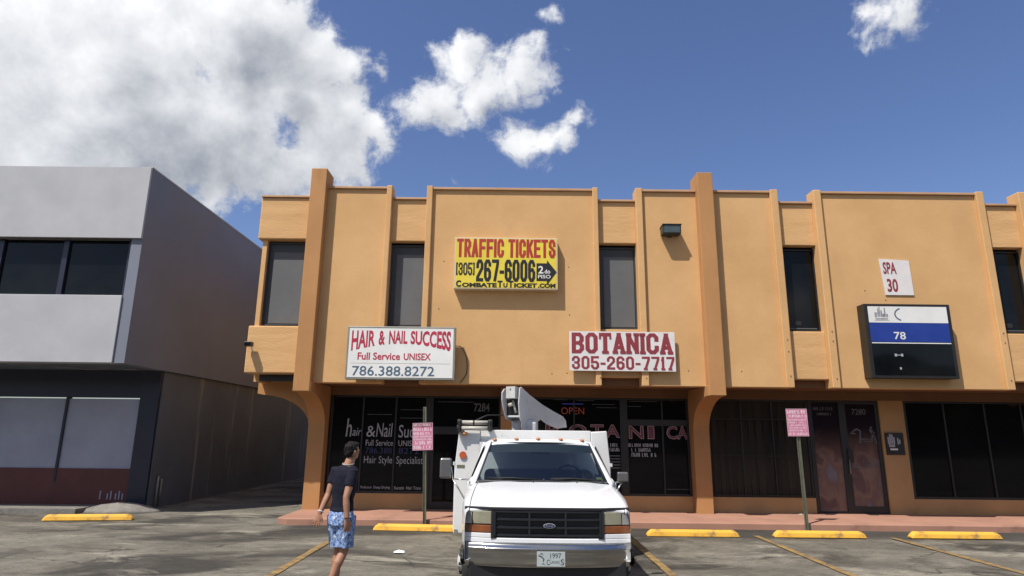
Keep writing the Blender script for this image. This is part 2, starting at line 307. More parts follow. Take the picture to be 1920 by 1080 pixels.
def windscreen_mat():
    m = bpy.data.materials.new('windscreen glass'); m.use_nodes = True
    t = m.node_tree; t.nodes.clear()
    o = mknode(t, 'ShaderNodeOutputMaterial')
    tr = mknode(t, 'ShaderNodeBsdfTransparent'); tr.inputs[0].default_value = (.50, .58, .58, 1)
    gl = mknode(t, 'ShaderNodeBsdfGlossy'); gl.inputs['Color'].default_value = (.8, .9, .92, 1); gl.inputs['Roughness'].default_value = .03
    fr = mknode(t, 'ShaderNodeFresnel'); fr.inputs['IOR'].default_value = 1.85
    mx_ = mknode(t, 'ShaderNodeMixShader'); t.links.new(fr.outputs[0], mx_.inputs[0]); t.links.new(tr.outputs[0], mx_.inputs[1]); t.links.new(gl.outputs[0], mx_.inputs[2])
    t.links.new(mx_.outputs[0], o.inputs['Surface'])
    return m
M['windscreen'] = windscreen_mat()

def poster_mat():
    m = bpy.data.materials.new('window poster print'); m.use_nodes = True
    t = m.node_tree; b = t.nodes['Principled BSDF']; b.inputs['Roughness'].default_value = .12; b.inputs['Specular IOR Level'].default_value = .25
    co = mknode(t, 'ShaderNodeTexCoord').outputs['Object']
    mp = mknode(t, 'ShaderNodeMapping'); mp.inputs['Scale'].default_value = (1.6, 1, 1.1); mp.inputs['Rotation'].default_value = (0, .5, 0); t.links.new(co, mp.inputs['Vector'])
    n = mknode(t, 'ShaderNodeTexNoise'); n.inputs['Scale'].default_value = 1.1; n.inputs['Detail'].default_value = 3; n.inputs['Distortion'].default_value = .35
    t.links.new(mp.outputs[0], n.inputs['Vector'])
    r = mknode(t, 'ShaderNodeValToRGB'); t.links.new(n.outputs[0], r.inputs[0])
    e = r.color_ramp.elements
    e[0].position = .32; e[0].color = (.17, .15, .18, 1)
    e[1].position = .68; e[1].color = (.13, .075, .06, 1)
    a = e.new(.44); a.color = (.15, .09, .075, 1)
    a = e.new(.52); a.color = (.20, .125, .095, 1)
    a = e.new(.60); a.color = (.115, .065, .065, 1)
    # the print is plain dark purple in its upper part
    sx = mknode(t, 'ShaderNodeSeparateXYZ'); t.links.new(co, sx.inputs[0])
    mr = mknode(t, 'ShaderNodeMapRange', interpolation_type='SMOOTHSTEP'); t.links.new(sx.outputs[2], mr.inputs['Value'])
    mr.inputs['From Min'].default_value = 1.25; mr.inputs['From Max'].default_value = 2.2
    mm = mknode(t, 'ShaderNodeMix', data_type='RGBA'); t.links.new(mr.outputs[0], mm.inputs[0]); t.links.new(r.outputs[0], mm.inputs[6]); mm.inputs[7].default_value = (.016, .010, .015, 1)
    t.links.new(mm.outputs[2], b.inputs['Base Color'])
    return m
M['posterprint'] = poster_mat()

def asphalt_mat():
    m = bpy.data.materials.new('worn asphalt'); m.use_nodes = True
    t = m.node_tree; b = t.nodes['Principled BSDF']; b.inputs['Roughness'].default_value = .8; b.inputs['Specular IOR Level'].default_value = .35
    co = mknode(t, 'ShaderNodeTexCoord').outputs['Object']
    def noise(sc, det, st, dist=0.0, rough=.6):
        mp = mknode(t, 'ShaderNodeMapping'); mp.inputs['Scale'].default_value = st; t.links.new(co, mp.inputs['Vector'])
        n = mknode(t, 'ShaderNodeTexNoise'); n.inputs['Scale'].default_value = sc; n.inputs['Detail'].default_value = det; n.inputs['Distortion'].default_value = dist
        n.inputs['Roughness'].default_value = rough
        t.links.new(mp.outputs[0], n.inputs['Vector']); return n.outputs[0]
    def rng(v, a, b_):
        r = mknode(t, 'ShaderNodeMapRange', interpolation_type='SMOOTHSTEP'); t.links.new(v, r.inputs['Value'])
        r.inputs['From Min'].default_value = a; r.inputs['From Max'].default_value = b_; return r.outputs[0]
    def mix(f, a, c):
        x = mknode(t, 'ShaderNodeMix', data_type='RGBA'); t.links.new(f, x.inputs[0])
        for i, v in ((6, a), (7, c)):
            if isinstance(v, tuple): x.inputs[i].default_value = (*v, 1)
            else: t.links.new(v, x.inputs[i])
        return x.outputs[2]
    base = mix(rng(noise(.9, 6, (.6, 1, 1)), .35, .65), (.165, .150, .118), (.098, .089, .070))
    base = mix(rng(noise(.33, 7, (.55, 1.25, 1), 1.2, .68), .47, .62), base, (.040, .036, .029))     # oil and damp stains
    base = mix(rng(noise(1.3, 7, (.45, 1.0, 1), .8), .54, .70), base, (.25, .23, .18))         # pale worn patches
    base = mix(math_node(t, 'MULTIPLY', rng(noise(4.5, 6, (.5, 1, 1), .6), .56, .70), .6), base, (.055, .052, .046))
    # kerbside dirt: a dark band of settled grime in front of the pavement
    sx = mknode(t, 'ShaderNodeSeparateXYZ'); t.links.new(co, sx.inputs[0])
    yy = math_node(t, 'ADD', sx.outputs[1], math_node(t, 'MULTIPLY', noise(1.6, 5, (1, 1, 1)), 1.1))
    dirt = math_node(t, 'MULTIPLY', rng(yy, 12.95, 13.5), math_node(t, 'SUBTRACT', 1.0, rng(yy, 14.6, 15.2)))
    onx = rng(sx.outputs[0], -4.9, -4.2)
    base = mix(math_node(t, 'MULTIPLY', math_node(t, 'MULTIPLY', dirt, onx), .82), base, (.035, .031, .027))
    # cracks
    mp = mknode(t, 'ShaderNodeMapping'); mp.inputs['Scale'].default_value = (.42, .42, .42); t.links.new(co, mp.inputs['Vector'])
    wv = mknode(t, 'ShaderNodeVectorMath', operation='ADD'); t.links.new(mp.outputs[0], wv.inputs[0])
    nz = mknode(t, 'ShaderNodeTexNoise'); nz.inputs['Scale'].default_value = 3.0; nz.inputs['Detail'].default_value = 6; t.links.new(mp.outputs[0], nz.inputs['Vector'])
    sc_ = mknode(t, 'ShaderNodeVectorMath', operation='SCALE'); t.links.new(nz.outputs['Color'], sc_.inputs[0]); sc_.inputs['Scale'].default_value = .35
    t.links.new(sc_.outputs[0], wv.inputs[1])
    vo = mknode(t, 'ShaderNodeTexVoronoi', feature='DISTANCE_TO_EDGE'); vo.inputs['Scale'].default_value = .8; t.links.new(wv.outputs[0], vo.inputs['Vector'])
    ck = math_node(t, 'SUBTRACT', 1.0, rng(vo.outputs['Distance'], .002, .010))
    ck = math_node(t, 'MULTIPLY', ck, rng(noise(.5, 3, (1, 1, 1)), .42, .6))
    base = mix(math_node(t, 'MULTIPLY', ck, .75), base, (.025, .023, .02))
    f = math_node(t, 'MULTIPLY_ADD', noise(60, 4, (1, 1, 1), 0, .85), 2.6, -.30)
    f2 = math_node(t, 'MULTIPLY_ADD', noise(9, 6, (.5, 1, 1), 0, .75), 1.5, .25)
    m3 = mknode(t, 'ShaderNodeVectorMath', operation='SCALE'); t.links.new(base, m3.inputs[0]); t.links.new(math_node(t, 'MULTIPLY', f, f2), m3.inputs['Scale'])
    t.links.new(m3.outputs[0], b.inputs['Base Color'])
    bp = mknode(t, 'ShaderNodeBump'); bp.inputs['Strength'].default_value = .6; bp.inputs['Distance'].default_value = .008
    t.links.new(noise(70, 4, (1, 1, 1)), bp.inputs['Height'])
    bp2 = mknode(t, 'ShaderNodeBump'); bp2.inputs['Strength'].default_value = .5; bp2.inputs['Distance'].default_value = .04
    t.links.new(noise(2.0, 4, (1, 1, 1)), bp2.inputs['Height']); t.links.new(bp.outputs[0], bp2.inputs['Normal'])
    t.links.new(bp2.outputs[0], b.inputs['Normal'])
    return m
M['asphalt'] = asphalt_mat()

def line_mat():
    m = bpy.data.materials.new('worn yellow line'); m.use_nodes = True
    t = m.node_tree; b = t.nodes['Principled BSDF']; b.inputs['Roughness'].default_value = .75
    co = mknode(t, 'ShaderNodeTexCoord').outputs['Object']
    n = mknode(t, 'ShaderNodeTexNoise'); n.inputs['Scale'].default_value = 6; n.inputs['Detail'].default_value = 8; n.inputs['Roughness'].default_value = .7; t.links.new(co, n.inputs['Vector'])
    r = mknode(t, 'ShaderNodeValToRGB'); t.links.new(n.outputs[0], r.inputs[0]); e = r.color_ramp.elements
    e[0].position = .38; e[0].color = (.10, .085, .06, 1); e[1].position = .66; e[1].color = (.33, .22, .06, 1)
    a = e.new(.50); a.color = (.22, .135, .05, 1)
    t.links.new(r.outputs[0], b.inputs['Base Color'])
    return m
M['line'] = line_mat()

# ------------------------------------------------------------------ mesh helpers
ORIG = {}
def link(o, parent=None):
    COL.objects.link(o)
    if parent is not None: o.parent = parent
    return o
def root(name, loc, label, cat, group=None, rotz=0.0):
    o = bpy.data.objects.new(name, None); COL.objects.link(o)
    o.empty_display_size = .2
    o.location = loc; o.rotation_euler = (0, 0, rotz); ORIG[o] = Vector(loc)
    o['label'] = label; o['category'] = cat
    if group: o['group'] = group
    return o

class MB:
    """collects faces of one mesh object"""
    def __init__(s): s.v = []; s.f = []; s.sm = []
    def add(s, vs, fs, smooth=False):
        n = len(s.v); s.v += [tuple(v) for v in vs]; s.f += [tuple(i + n for i in f) for f in fs]; s.sm += [smooth] * len(fs); return s
    def box(s, x0, x1, y0, y1, z0, z1):
        if x0 > x1: x0, x1 = x1, x0
        if y0 > y1: y0, y1 = y1, y0
        if z0 > z1: z0, z1 = z1, z0
        return s.add([(x0, y0, z0), (x1, y0, z0), (x1, y1, z0), (x0, y1, z0), (x0, y0, z1), (x1, y0, z1), (x1, y1, z1), (x0, y1, z1)],
              [(0, 3, 2, 1), (4, 5, 6, 7), (0, 1, 5, 4), (1, 2, 6, 5), (2, 3, 7, 6), (3, 0, 4, 7)])
    def prism(s, pts, axis, a, b, smooth=False):
        """pts: 2-D outline; axis 'x': (y,z), 'y': (x,z), 'z': (x,y)"""
        def P(p, t): return {'x': (t, p[0], p[1]), 'y': (p[0], t, p[1]), 'z': (p[0], p[1], t)}[axis]
        n = len(pts); area = sum(pts[i][0] * pts[(i + 1) % n][1] - pts[(i + 1) % n][0] * pts[i][1] for i in range(n))
        if area < 0: pts = pts[::-1]
        flip = (axis == 'y')
        vs = [P(p, a) for p in pts] + [P(p, b) for p in pts]
        fa = tuple(range(n)); fb = tuple(range(n, 2 * n))
        up = (b > a) != flip
        fs = [fa[::-1] if up else fa, fb if up else fb[::-1]]
        for i in range(n):
            j = (i + 1) % n; q = (i, j, n + j, n + i); fs.append(q if up else q[::-1])
        return s.add(vs, fs, smooth)
    def loft(s, rings, closed=True, caps=True, smooth=True):
        n = len(rings[0]); vs = [p for r in rings for p in r]; fs = []
        for k in range(len(rings) - 1):
            for i in range(n if closed else n - 1):
                j = (i + 1) % n; fs.append((k * n + i, k * n + j, (k + 1) * n + j, (k + 1) * n + i))
        s.add(vs, fs, smooth)
        if caps and closed:
            s.add(list(rings[0])[::-1], [tuple(range(n))], False); s.add(list(rings[-1]), [tuple(range(n))], False)
        return s
    def tube(s, pts, r, n=10, caps=True, smooth=True, ry=None):
        pts = [Vector(p) for p in pts]; rings = []
        rr = r if isinstance(r, (list, tuple)) else [r] * len(pts)
        prev = None
        for i, p in enumerate(pts):
            d = (pts[min(i + 1, len(pts) - 1)] - pts[max(i - 1, 0)]).normalized()
            if prev is None:
                a = d.orthogonal().normalized()
                for ref in (Vector((0, 0, 1)), Vector((0, 1, 0))):
                    if abs(d.dot(ref)) < .9: a = (ref - d * ref.dot(d)).normalized(); break
            else: a = (prev - d * prev.dot(d)).normalized()
            prev = a; b = d.cross(a)
            k = (ry or 1.0)
            rings.append([tuple(p + (a * math.cos(2 * math.pi * q / n) * k + b * math.sin(2 * math.pi * q / n)) * rr[i]) for q in range(n)])
        return s.loft(rings, True, caps, smooth)
    def ball(s, c, r, n=14, m=8):
        if isinstance(r, (int, float)): r = (r, r, r)
        rings = []
        for k in range(m + 1):
            t = math.pi * k / m; t = min(max(t, .02), math.pi - .02)
            rings.append([(c[0] + r[0] * math.sin(t) * math.cos(2 * math.pi * q / n), c[1] + r[1] * math.sin(t) * math.sin(2 * math.pi * q / n), c[2] - r[2] * math.cos(t)) for q in range(n)])
        return s.loft(rings, True, True, True)
    def xf(s, M4): s.v = [tuple(M4 @ Vector(v)) for v in s.v]; return s
    def build(s, name, m, parent=None, bevel=0.0, world=True, segs=2, kind=None, label=None, auto=None, subd=0):
        off_ = Vector((0, 0, 0))
        p = parent
        if world and parent is not None:
            while p.parent is not None: p = p.parent
            off_ = ORIG[p]
        me = bpy.data.meshes.new(name)
        me.from_pydata([tuple(Vector(v) - off_) for v in s.v], [], s.f)
        me.polygons.foreach_set('use_smooth', s.sm)
        me.materials.append(m); me.validate(); me.update()
        bm = bmesh.new(); bm.from_mesh(me)
        bmesh.ops.remove_doubles(bm, verts=bm.verts, dist=1e-5)
        bmesh.ops.recalc_face_normals(bm, faces=bm.faces)
        bm.to_mesh(me); bm.free()
        o = bpy.data.objects.new(name, me); link(o, parent)
        if subd:
            md = o.modifiers.new('sub', 'SUBSURF'); md.levels = subd; md.render_levels = subd
        if bevel:
            md = o.modifiers.new('bevel', 'BEVEL'); md.width = bevel; md.segments = segs; md.limit_method = 'ANGLE'; md.angle_limit = R(40); md.harden_normals = False
        if kind: o['kind'] = kind
        if label: o['label'] = label
        return o

def tag(o, label, cat, group=None):
    o['label'] = label; o['category'] = cat
    if group: o['group'] = group
    return o
def box_obj(name, m, parent, x0, x1, y0, y1, z0, z1, **k):
    return MB().box(x0, x1, y0, y1, z0, z1).build(name, m, parent, **k)

# ------------------------------------------------------------------ lettering
_cc, _dd = .30, .15
def _G():
    c, d = _cc, _dd
    O = [[(c, 0), (1 - c, 0), (1, d), (1, 1 - d), (1 - c, 1), (c, 1), (0, 1 - d), (0, d), (c, 0)]]
    g = {
    'O': O, '0': O,
    'C': [[(1, .72), (1, 1 - d), (1 - c, 1), (c, 1), (0, 1 - d), (0, d), (c, 0), (1 - c, 0), (1, d), (1, .28)]],
    'T': [[(0, 1), (1, 1)], [(.5, 0), (.5, 1)]],
    'R': [[(0, 0), (0, 1), (1 - c, 1), (1, 1 - d), (1, .48 + d), (1 - c, .48), (0, .48)], [(.55, .45), (1, 0)]],
    'A': [[(0, 0), (.5, 1.04)], [(1, 0), (.5, 1.04)], [(.2, .26), (.8, .26)]],
    'F': [[(0, 0), (0, 1), (1, 1)], [(0, .52), (.85, .52)]],
    'I': [[(.5, 0), (.5, 1)]],
    'K': [[(0, 0), (0, 1)], [(1, 1), (.12, .42)], [(.35, .6), (1, 0)]],
    'E': [[(1, 0), (0, 0), (0, 1), (1, 1)], [(0, .5), (.85, .5)]],
    'S': [[(1, .72), (1, 1 - d), (1 - c, 1), (c, 1), (0, 1 - d), (0, .64), (1, .36), (1, d), (1 - c, 0), (c, 0), (0, d), (0, .28)]],
    'B': [[(0, 0), (0, 1), (1 - c, 1), (.97, 1 - d), (.97, .5 + d), (1 - c, .5), (0, .5)], [(1 - c, .5), (1, .5 - d), (1, d), (1 - c, 0), (0, 0)]],
    'N': [[(0, 0), (0, 1)], [(1, 0), (1, 1)], [(0, 1), (1, 0)]],
    'P': [[(0, 0), (0, 1), (1 - c, 1), (1, 1 - d), (1, .48 + d), (1 - c, .46), (0, .46)]],
    '1': [[(.5, 0), (.5, 1)], [(.15, .8), (.5, 1)]],
    '2': [[(0, .7), (0, 1 - d), (c, 1), (1 - c, 1), (1, 1 - d), (1, .62), (0, .12), (0, 0), (1, 0)]],
    '3': [[(0, .74), (0, 1 - d), (c, 1), (1 - c, 1), (1, 1 - d), (1, .5 + d), (.75, .51), (.4, .51)], [(.75, .51), (1, .5 - d), (1, d), (1 - c, 0), (c, 0), (0, d), (0, .26)]],
    '5': [[(1, 1), (0, 1), (0, .55), (1 - c, .58), (1, .58 - d), (1, d), (1 - c, 0), (c, 0), (0, d), (0, .24)]],
    '6': [[(1, .80), (1, 1 - d), (1 - c, 1), (c, 1), (0, 1 - d), (0, d), (c, 0), (1 - c, 0), (1, d), (1, .56 - d), (1 - c, .56), (0, .52)]],
    '7': [[(0, 1), (1, 1), (1, .86), (.42, 0)]],
    '8': [[(c, .52), (0, .52 + d), (0, 1 - d), (c, 1), (1 - c, 1), (1, 1 - d), (1, .52 + d), (1 - c, .52), (c, .52), (0, .52 - d), (0, d), (c, 0), (1 - c, 0), (1, d), (1, .52 - d), (1 - c, .52)]],
    '-': [[(0, .42), (1, .42)]],
    '(': [[(1, 1), (.3, 1), (.3, 0), (1, 0)]],
    ')': [[(0, 1), (.7, 1), (.7, 0), (0, 0)]],
    }
    return g
GLY = _G()
NARROW = {'I': .40, '1': .5, '-': .62, '(': .5, ')': .5, ' ': .45}

def ribbon(pts, t, cap=True):
    P = [Vector((p[0], p[1])) for p in pts]
    Q = [P[0]]
    for p in P[1:]:
        if (p - Q[-1]).length > 1e-6: Q.append(p)
    P = Q; closed = (P[0] - P[-1]).length < 1e-6 and len(P) > 3
    if closed: P = P[:-1]
    n = len(P); L = []; Rr = []
    for i in range(n):
        a = (P[i] - P[i - 1]).normalized() if (i > 0 or closed) else None
        b = (P[(i + 1) % n] - P[i]).normalized() if (i < n - 1 or closed) else None
        p = P[i].copy()
        if a is None: a = b; p = p - b * (t / 2 if cap else 0)
        if b is None: b = a; p = p + a * (t / 2 if cap else 0)
        na = Vector((-a.y, a.x)); nb = Vector((-b.y, b.x)); m_ = (na + nb)
        m_ = m_.normalized() if m_.length > 1e-4 else na
        k = min(1 / max(m_.dot(na), .35), 2.2)
        L.append(p + m_ * t / 2 * k); Rr.append(p - m_ * t / 2 * k)
    fs = []
    for i in range(n if closed else n - 1):
        j = (i + 1) % n; fs.append((i, j, n + j, n + i))
    return L + Rr, fs

def glyph_text(mb, s, x0, x1, z0, z1, Y, t, gap=.12, slab=0.0, tv=None, thick=.003):
    """block letters drawn as mitred strokes; t = stroke width / letter height, widths stretched to fill x0..x1"""
    H = z1 - z0
    units = [NARROW.get(c, 1.0) for c in s]
    tot = sum(units) + gap * (len(s) - 1)
    U = (x1 - x0) / tot; x = x0; lay = 0
    for c, u in zip(s, units):
        w = U * u
        if c != ' ':
            tt = t * H; kx = 1.0
            if tv: kx = tt / (tv * U)
            for pl in GLY[c]:
                wk = w * kx
                if c in 'I':
                    pts = [(wk / 2, tt / 2 + q[1] * (H - tt)) for q in pl]
                else:
                    pts = [(tt / 2 + q[0] * max(wk - tt, .001), tt / 2 + q[1] * (H - tt)) for q in pl]
                vs, fs = ribbon(pts, tt)
                vs = [Vector((v.x / kx, v.y)) for v in vs]
                yy = Y - thick - .0004 * lay; lay = (lay + 1) % 5
                # clip to the letter cell height
                vs = [(v.x, min(max(v.y, 0), H)) for v in vs]
                half = len(vs) // 2
                mb.add([(x + v[0], yy - .0002 * (iv % half), z0 + v[1]) for iv, v in enumerate(vs)], fs)
            if slab:
                ends = {'A': [(0, 0), (1, 0)], 'N': [(0, 0), (0, 1), (1, 1)], 'T': [(.5, 0)], 'I': [(.5, 0), (.5, 1)], '1': [(.5, 0)], '7': [(.42, 0)]}.get(c, [])
                for (ex, ez) in ends:
                    cx = x + (w / 2 if c == 'I' else tt / 2 + ex * (w - tt)); zz = z0 if ez == 0 else z1 - slab * H
                    hw = tt * .95
                    mb.add([(max(cx - hw, x - U * .04), Y - thick - .0062, zz), (min(cx + hw, x + w + U * .04), Y - thick - .0062, zz), (min(cx + hw, x + w + U * .04), Y - thick - .0062, zz + slab * H), (max(cx - hw, x - U * .04), Y - thick - .0062, zz + slab * H)], [(0, 1, 2, 3)])
                if c == 'T':
                    for sx in (0, 1):
                        cx = x if sx == 0 else x + w - tt * .55
                        mb.add([(cx, Y - thick - .0062, z1 - H * .30), (cx + tt * .55, Y - thick - .0062, z1 - H * .30), (cx + tt * .55, Y - thick - .0062, z1 - tt * .9), (cx, Y - thick - .0062, z1 - tt * .9)], [(0, 1, 2, 3)])
        x += U * (u + gap)
    return mb

def font_geo(s, offset=0.0, shear=0.0, res=3):
    cu = bpy.data.curves.new('t', 'FONT'); cu.body = s; cu.offset = offset; cu.shear = shear; cu.resolution_u = res; cu.fill_mode = 'FRONT'
    ob = bpy.data.objects.new('t', cu); COL.objects.link(ob)
    dg = bpy.context.evaluated_depsgraph_get()
    me = bpy.data.meshes.new_from_object(ob.evaluated_get(dg))
    vs = [(v.co.x, v.co.y) for v in me.vertices]; fs = [tuple(p.vertices) for p in me.polygons]
    bpy.data.objects.remove(ob); bpy.data.curves.remove(cu); bpy.data.meshes.remove(me)
    return vs, fs
def font_text(mb, s, x0, x1, z0, z1, Y, offset=0.0, shear=0.0, thick=.003, warp=None, fit=True):
    vs, fs = font_geo(s, offset, shear)
    if not vs: return mb
    a = min(v[0] for v in vs); b = max(v[0] for v in vs); c = min(v[1] for v in vs); d = max(v[1] for v in vs)
    out = []
    for (x, y) in vs:
        u = (x - a) / (b - a); w = (y - c) / (d - c)
        X = x0 + u * (x1 - x0); Z = z0 + w * (z1 - z0)
        if warp: X, Z = warp(u, w, X, Z)
        out.append((X, Y - thick, Z))
    return mb.add(out, fs)
def stuff(o):
    o['kind'] = 'stuff'; return o
def marks(mb, x0, x1, z0, z1, Y, seed=1, thick=.003, density=.8, stroke=.16):
    """print too small to read in the photograph: short upright and level strokes in words"""
    rnd = random.Random(seed); h = z1 - z0; x = x0
    while x < x1:
        if rnd.random() > density: x += h * .45; continue
        w = h * rnd.uniform(.35, .6)
        if x + w > x1: break
        s_ = h * stroke; k = rnd.randrange(4)
        def q(a, b, c, d): mb.add([(a, Y - thick, c), (b, Y - thick, c), (b, Y - thick, d), (a, Y - thick, d)], [(0, 1, 2, 3)])
        q(x, x + s_, z0, z1)
        if k != 0: q(x + w - s_, x + w, z0, z1 if k != 1 else z0 + h * .6)
        if k != 2: q(x + s_, x + w - s_, z1 - s_ if k else z0, z1 if k else z0 + s_)
        if k == 2: q(x + s_, x + w - s_, z0 + h * .45, z0 + h * .45 + s_)
        x += w + h * .16
    return mb

# ------------------------------------------------------------------ ground and pavement
def ground():
    mb = MB(); xs = [-400, -60, -25] + [-16 + i * 1.0 for i in range(33)] + [25, 60, 400]; ys = [-400, -60, -20] + [-4 + i for i in range(45)] + [60, 120, 400]
    rnd = random.Random(3)
    vs = []; fs = []
    for y in ys:
        for x in xs:
            z = 0.0
            if abs(x) < 16 and -4 < y < 40: z = (mnoise.noise(Vector((x * .35, y * .35, 2.0)))) * .012 - .008
            vs.append((x, y, z))
    W = len(xs)
    for j in range(len(ys) - 1):
        for i in range(W - 1): fs.append((j * W + i, j * W + i + 1, (j + 1) * W + i + 1, (j + 1) * W + i))
    mb.add(vs, fs, True)
    return mb.build('asphalt_ground', M['asphalt'], kind='structure')
ground()
mb = MB(); mb.prism([(-4.62, 13.86), (16, 13.86), (16, 15.80), (-4.86, 15.80), (-4.86, 14.0)], 'z', -.10, .12)
sidewalk = mb.build('sidewalk', M['walk'], kind='structure', bevel=.025, segs=3)
for (x, y0, y1, wdt) in ((-3.16, 4.6, 11.95, .12), (2.24, 4.6, 12.55, .12), (4.76, 4.6, 12.95, .12), (-5.9, 1.0, 5.2, .10), (7.35, 4.6, 12.9, .12)):
    mb = MB(); n = 26; L = []; Rr = []
    rnd = random.Random(int(x * 10))
    for i in range(n):
        y = y0 + (y1 - y0) * i / (n - 1); e = rnd.uniform(-.008, .008)
        L.append((x - wdt / 2 + e, y, .006)); Rr.append((x + wdt / 2 + rnd.uniform(-.008, .008), y, .006))
    mb.add(L + Rr, [(i, n + i, n + i + 1, i + 1) for i in range(n - 1)])
    mb.build('parking_line', M['line'], kind='structure')

# ------------------------------------------------------------------ orange building
YP, YR, YS, YG = 14.30, 14.21, 14.36, 15.75        # panel, rib, spandrel and shop-front planes
B = root('commercial_building', (0, 15.0, 0), 'two storey orange stucco strip building with tall piers and shop windows below', 'building')
ZB, ZT = 2.95, 7.58
def part(n, m, *a, **k): return box_obj(n, M[m], B, *a, **k)
panels = [(-4.45, -3.02), (-1.92, 1.90), (3.09, 4.38), (4.75, 6.16), (7.37, 11.09), (12.28, 13.56)]
for (a, b) in panels:
    part('wall_panel', 'wall', a - .02, b + .02, YP, YP + .30, ZB, ZT, bevel=.012)
    part('coping', 'coping', a, b, YP - .055, YP + .32, ZT, ZT + .055, bevel=.006)
ribs = [(-3.02, -2.89), (-2.06, -1.92), (1.90, 2.03), (2.93, 3.09), (6.16, 6.34), (7.19, 7.37), (11.09, 11.27), (12.10, 12.28)]
for (a, b) in ribs:
    r_ = part('rib', 'wall', a, b, YR, YP + .28, ZB - .008, ZT + .075, bevel=.018, segs=3)
for (a, b) in ribs[2:]:
    mb = MB()
    for z in ([3.12] if a < 6 else [3.2, 3.75, 4.02] if a < 6.5 else [3.15, 4.0, 4.22]):
        mb.tube([(a + .10, YR - .012, z), (a + .10, YR + .01, z)], .011, 8)
    stuff(mb.build('screw_heads', M['bars'], B))
piers = [(-4.81, -4.44), (4.38, 4.75), (13.57, 13.94)]
for (a, b) in piers:
    part('pier', 'pier', a, b, 14.07, YP + .34, 2.74, 8.01, bevel=.014)
recess = [(-2.89, -2.06, 'grey'), (2.03, 2.93, 'grey'), (6.34, 7.19, 'black'), (11.27, 12.10, 'black')]
def window(a, b, kind, x_in=0.0, z0=4.27, z1=6.24):
    yb = YP + .20
    f = MB(); fw = .030
    f.box(a, a + fw, yb, yb + .06, z0, z1).box(b - fw, b, yb, yb + .06, z0, z1).box(a + fw, b - fw, yb, yb + .06, z1 - fw, z1).box(a + fw, b - fw, yb, yb + .06, z0, z0 + fw)
    w = f.build('window', M['screendark' if kind == 'grey' else 'frame'], B)
    MB().box(a + fw, b - fw, yb + .045, yb + .055, z0 + fw, z1 - fw).build('pane', M['screendark' if kind == 'grey' else 'blackglass'], w)
    if kind == 'grey':
        MB().box(a + .14, b - fw - .015, yb + .030, yb + .036, z0 + fw + .02, z1 - fw - .20).build('screen', M['screen'], w)
    else:
        q = MB()
        q.box(a + .28, a + .42, yb + .038, yb + .044, z0 + .14, z0 + .24)
        q.build('desk_items', M['frame'], w)
        MB().box(a + .14, b - .07, yb + .036, yb + .044, z0 + .055, z0 + .075).build('sill_rail', M['screen'], w)
for (a, b, k) in recess:
    part('spandrel', 'spandrel', a - .01, b + .01, YS, YP + .26, 6.30, 7.34, bevel=.02)
    part('spandrel', 'spandrel', a - .01, b + .01, YS, YP + .26, 3.14, 4.24, bevel=.02)
    part('coping', 'coping', a, b, YS - .055, YP + .30, 7.34, 7.39, bevel=.006)
    window(a, b, k)
    if 2 < a < 7: MB().box(b - .16, b + .02, 14.75, 15.0, 7.30, 7.50).build('flashing', M['white'], B, bevel=.01)
mb = MB()
for (x, z) in ((-1.60, 5.80), (-1.68, 4.66), (1.32, 5.69), (1.33, 4.55), (1.26, 3.22), (.92, 3.2), (-2.45, 3.06), (4.0, 3.30), (5.2, 3.3), (8.2, 5.2), (8.66, 4.98)):
    mb.tube([(x, YP - .003, z), (x, YP + .01, z)], .014, 7)
stuff(mb.build('anchor_holes', M['bars'], B))
# the corner bay at the left end stands out past the side wall
part('corner_spandrel', 'spandrel', -6.03, -4.81, YP + .02, YP + .60, 6.31, 7.35, bevel=.03, segs=3)
part('corner_spandrel', 'spandrel', -6.03, -4.81, YP + .02, YP + .60, 3.15, 4.23, bevel=.03, segs=3)
part('coping', 'coping', -6.03, -4.81, YP - .02, YP + .62, 7.35, 7.40, bevel=.006)
part('window_jamb', 'wall', -5.93, -5.82, YP + .10, YP + .60, 4.23, 6.31, bevel=.008)
window(-5.82, -4.81, 'grey', z1=6.27)
# upper floor volume, roof, side walls
part('side_wall', 'wall', -6.02, -5.86, YP + .60, 30, 3.0, 7.30)
part('back_wall', 'wall', -6.02, 15, 29.9, 30, 0, 7.30)
part('roof', 'roof', -5.86, 15, YP + .34, 29.9, 7.0, 7.08)
part('inner_wall', 'frame', -5.80, 14.9, YP + .36, YP + .40, 3.0, 7.0)
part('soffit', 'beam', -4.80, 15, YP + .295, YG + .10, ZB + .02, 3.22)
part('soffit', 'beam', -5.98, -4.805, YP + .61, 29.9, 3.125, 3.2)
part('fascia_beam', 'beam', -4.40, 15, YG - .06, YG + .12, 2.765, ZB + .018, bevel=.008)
part('ground_side_wall', 'beam', -4.81, -4.66, YG + .12, 29.9, 0, ZB + .02)
# end beam that carries the side overhang, with its concave bracket
arc = [(-6.10, 3.16), (-6.10, 2.76)] + [(-6.08 + 1.27 * math.sin(t), 2.0 + .74 * math.cos(t)) for t in [R(x) for x in (4, 16, 28, 40, 52, 64, 76, 88)]] + [(-4.81, 3.0), (-5.0, 3.0), (-5.0, 3.16)]
arc = [(-6.10, 3.122), (-6.10, 2.76)] + [(-6.08 + 1.27 * math.sin(t), 2.0 + .74 * math.cos(t)) for t in [R(x) for x in (4, 16, 28, 40, 52, 64, 76, 88)]] + [(-4.812, 2.0), (-4.812, 3.122)]
MB().prism(arc, 'y', 15.42, 15.80).build('side_bracket', M['pier'], B)
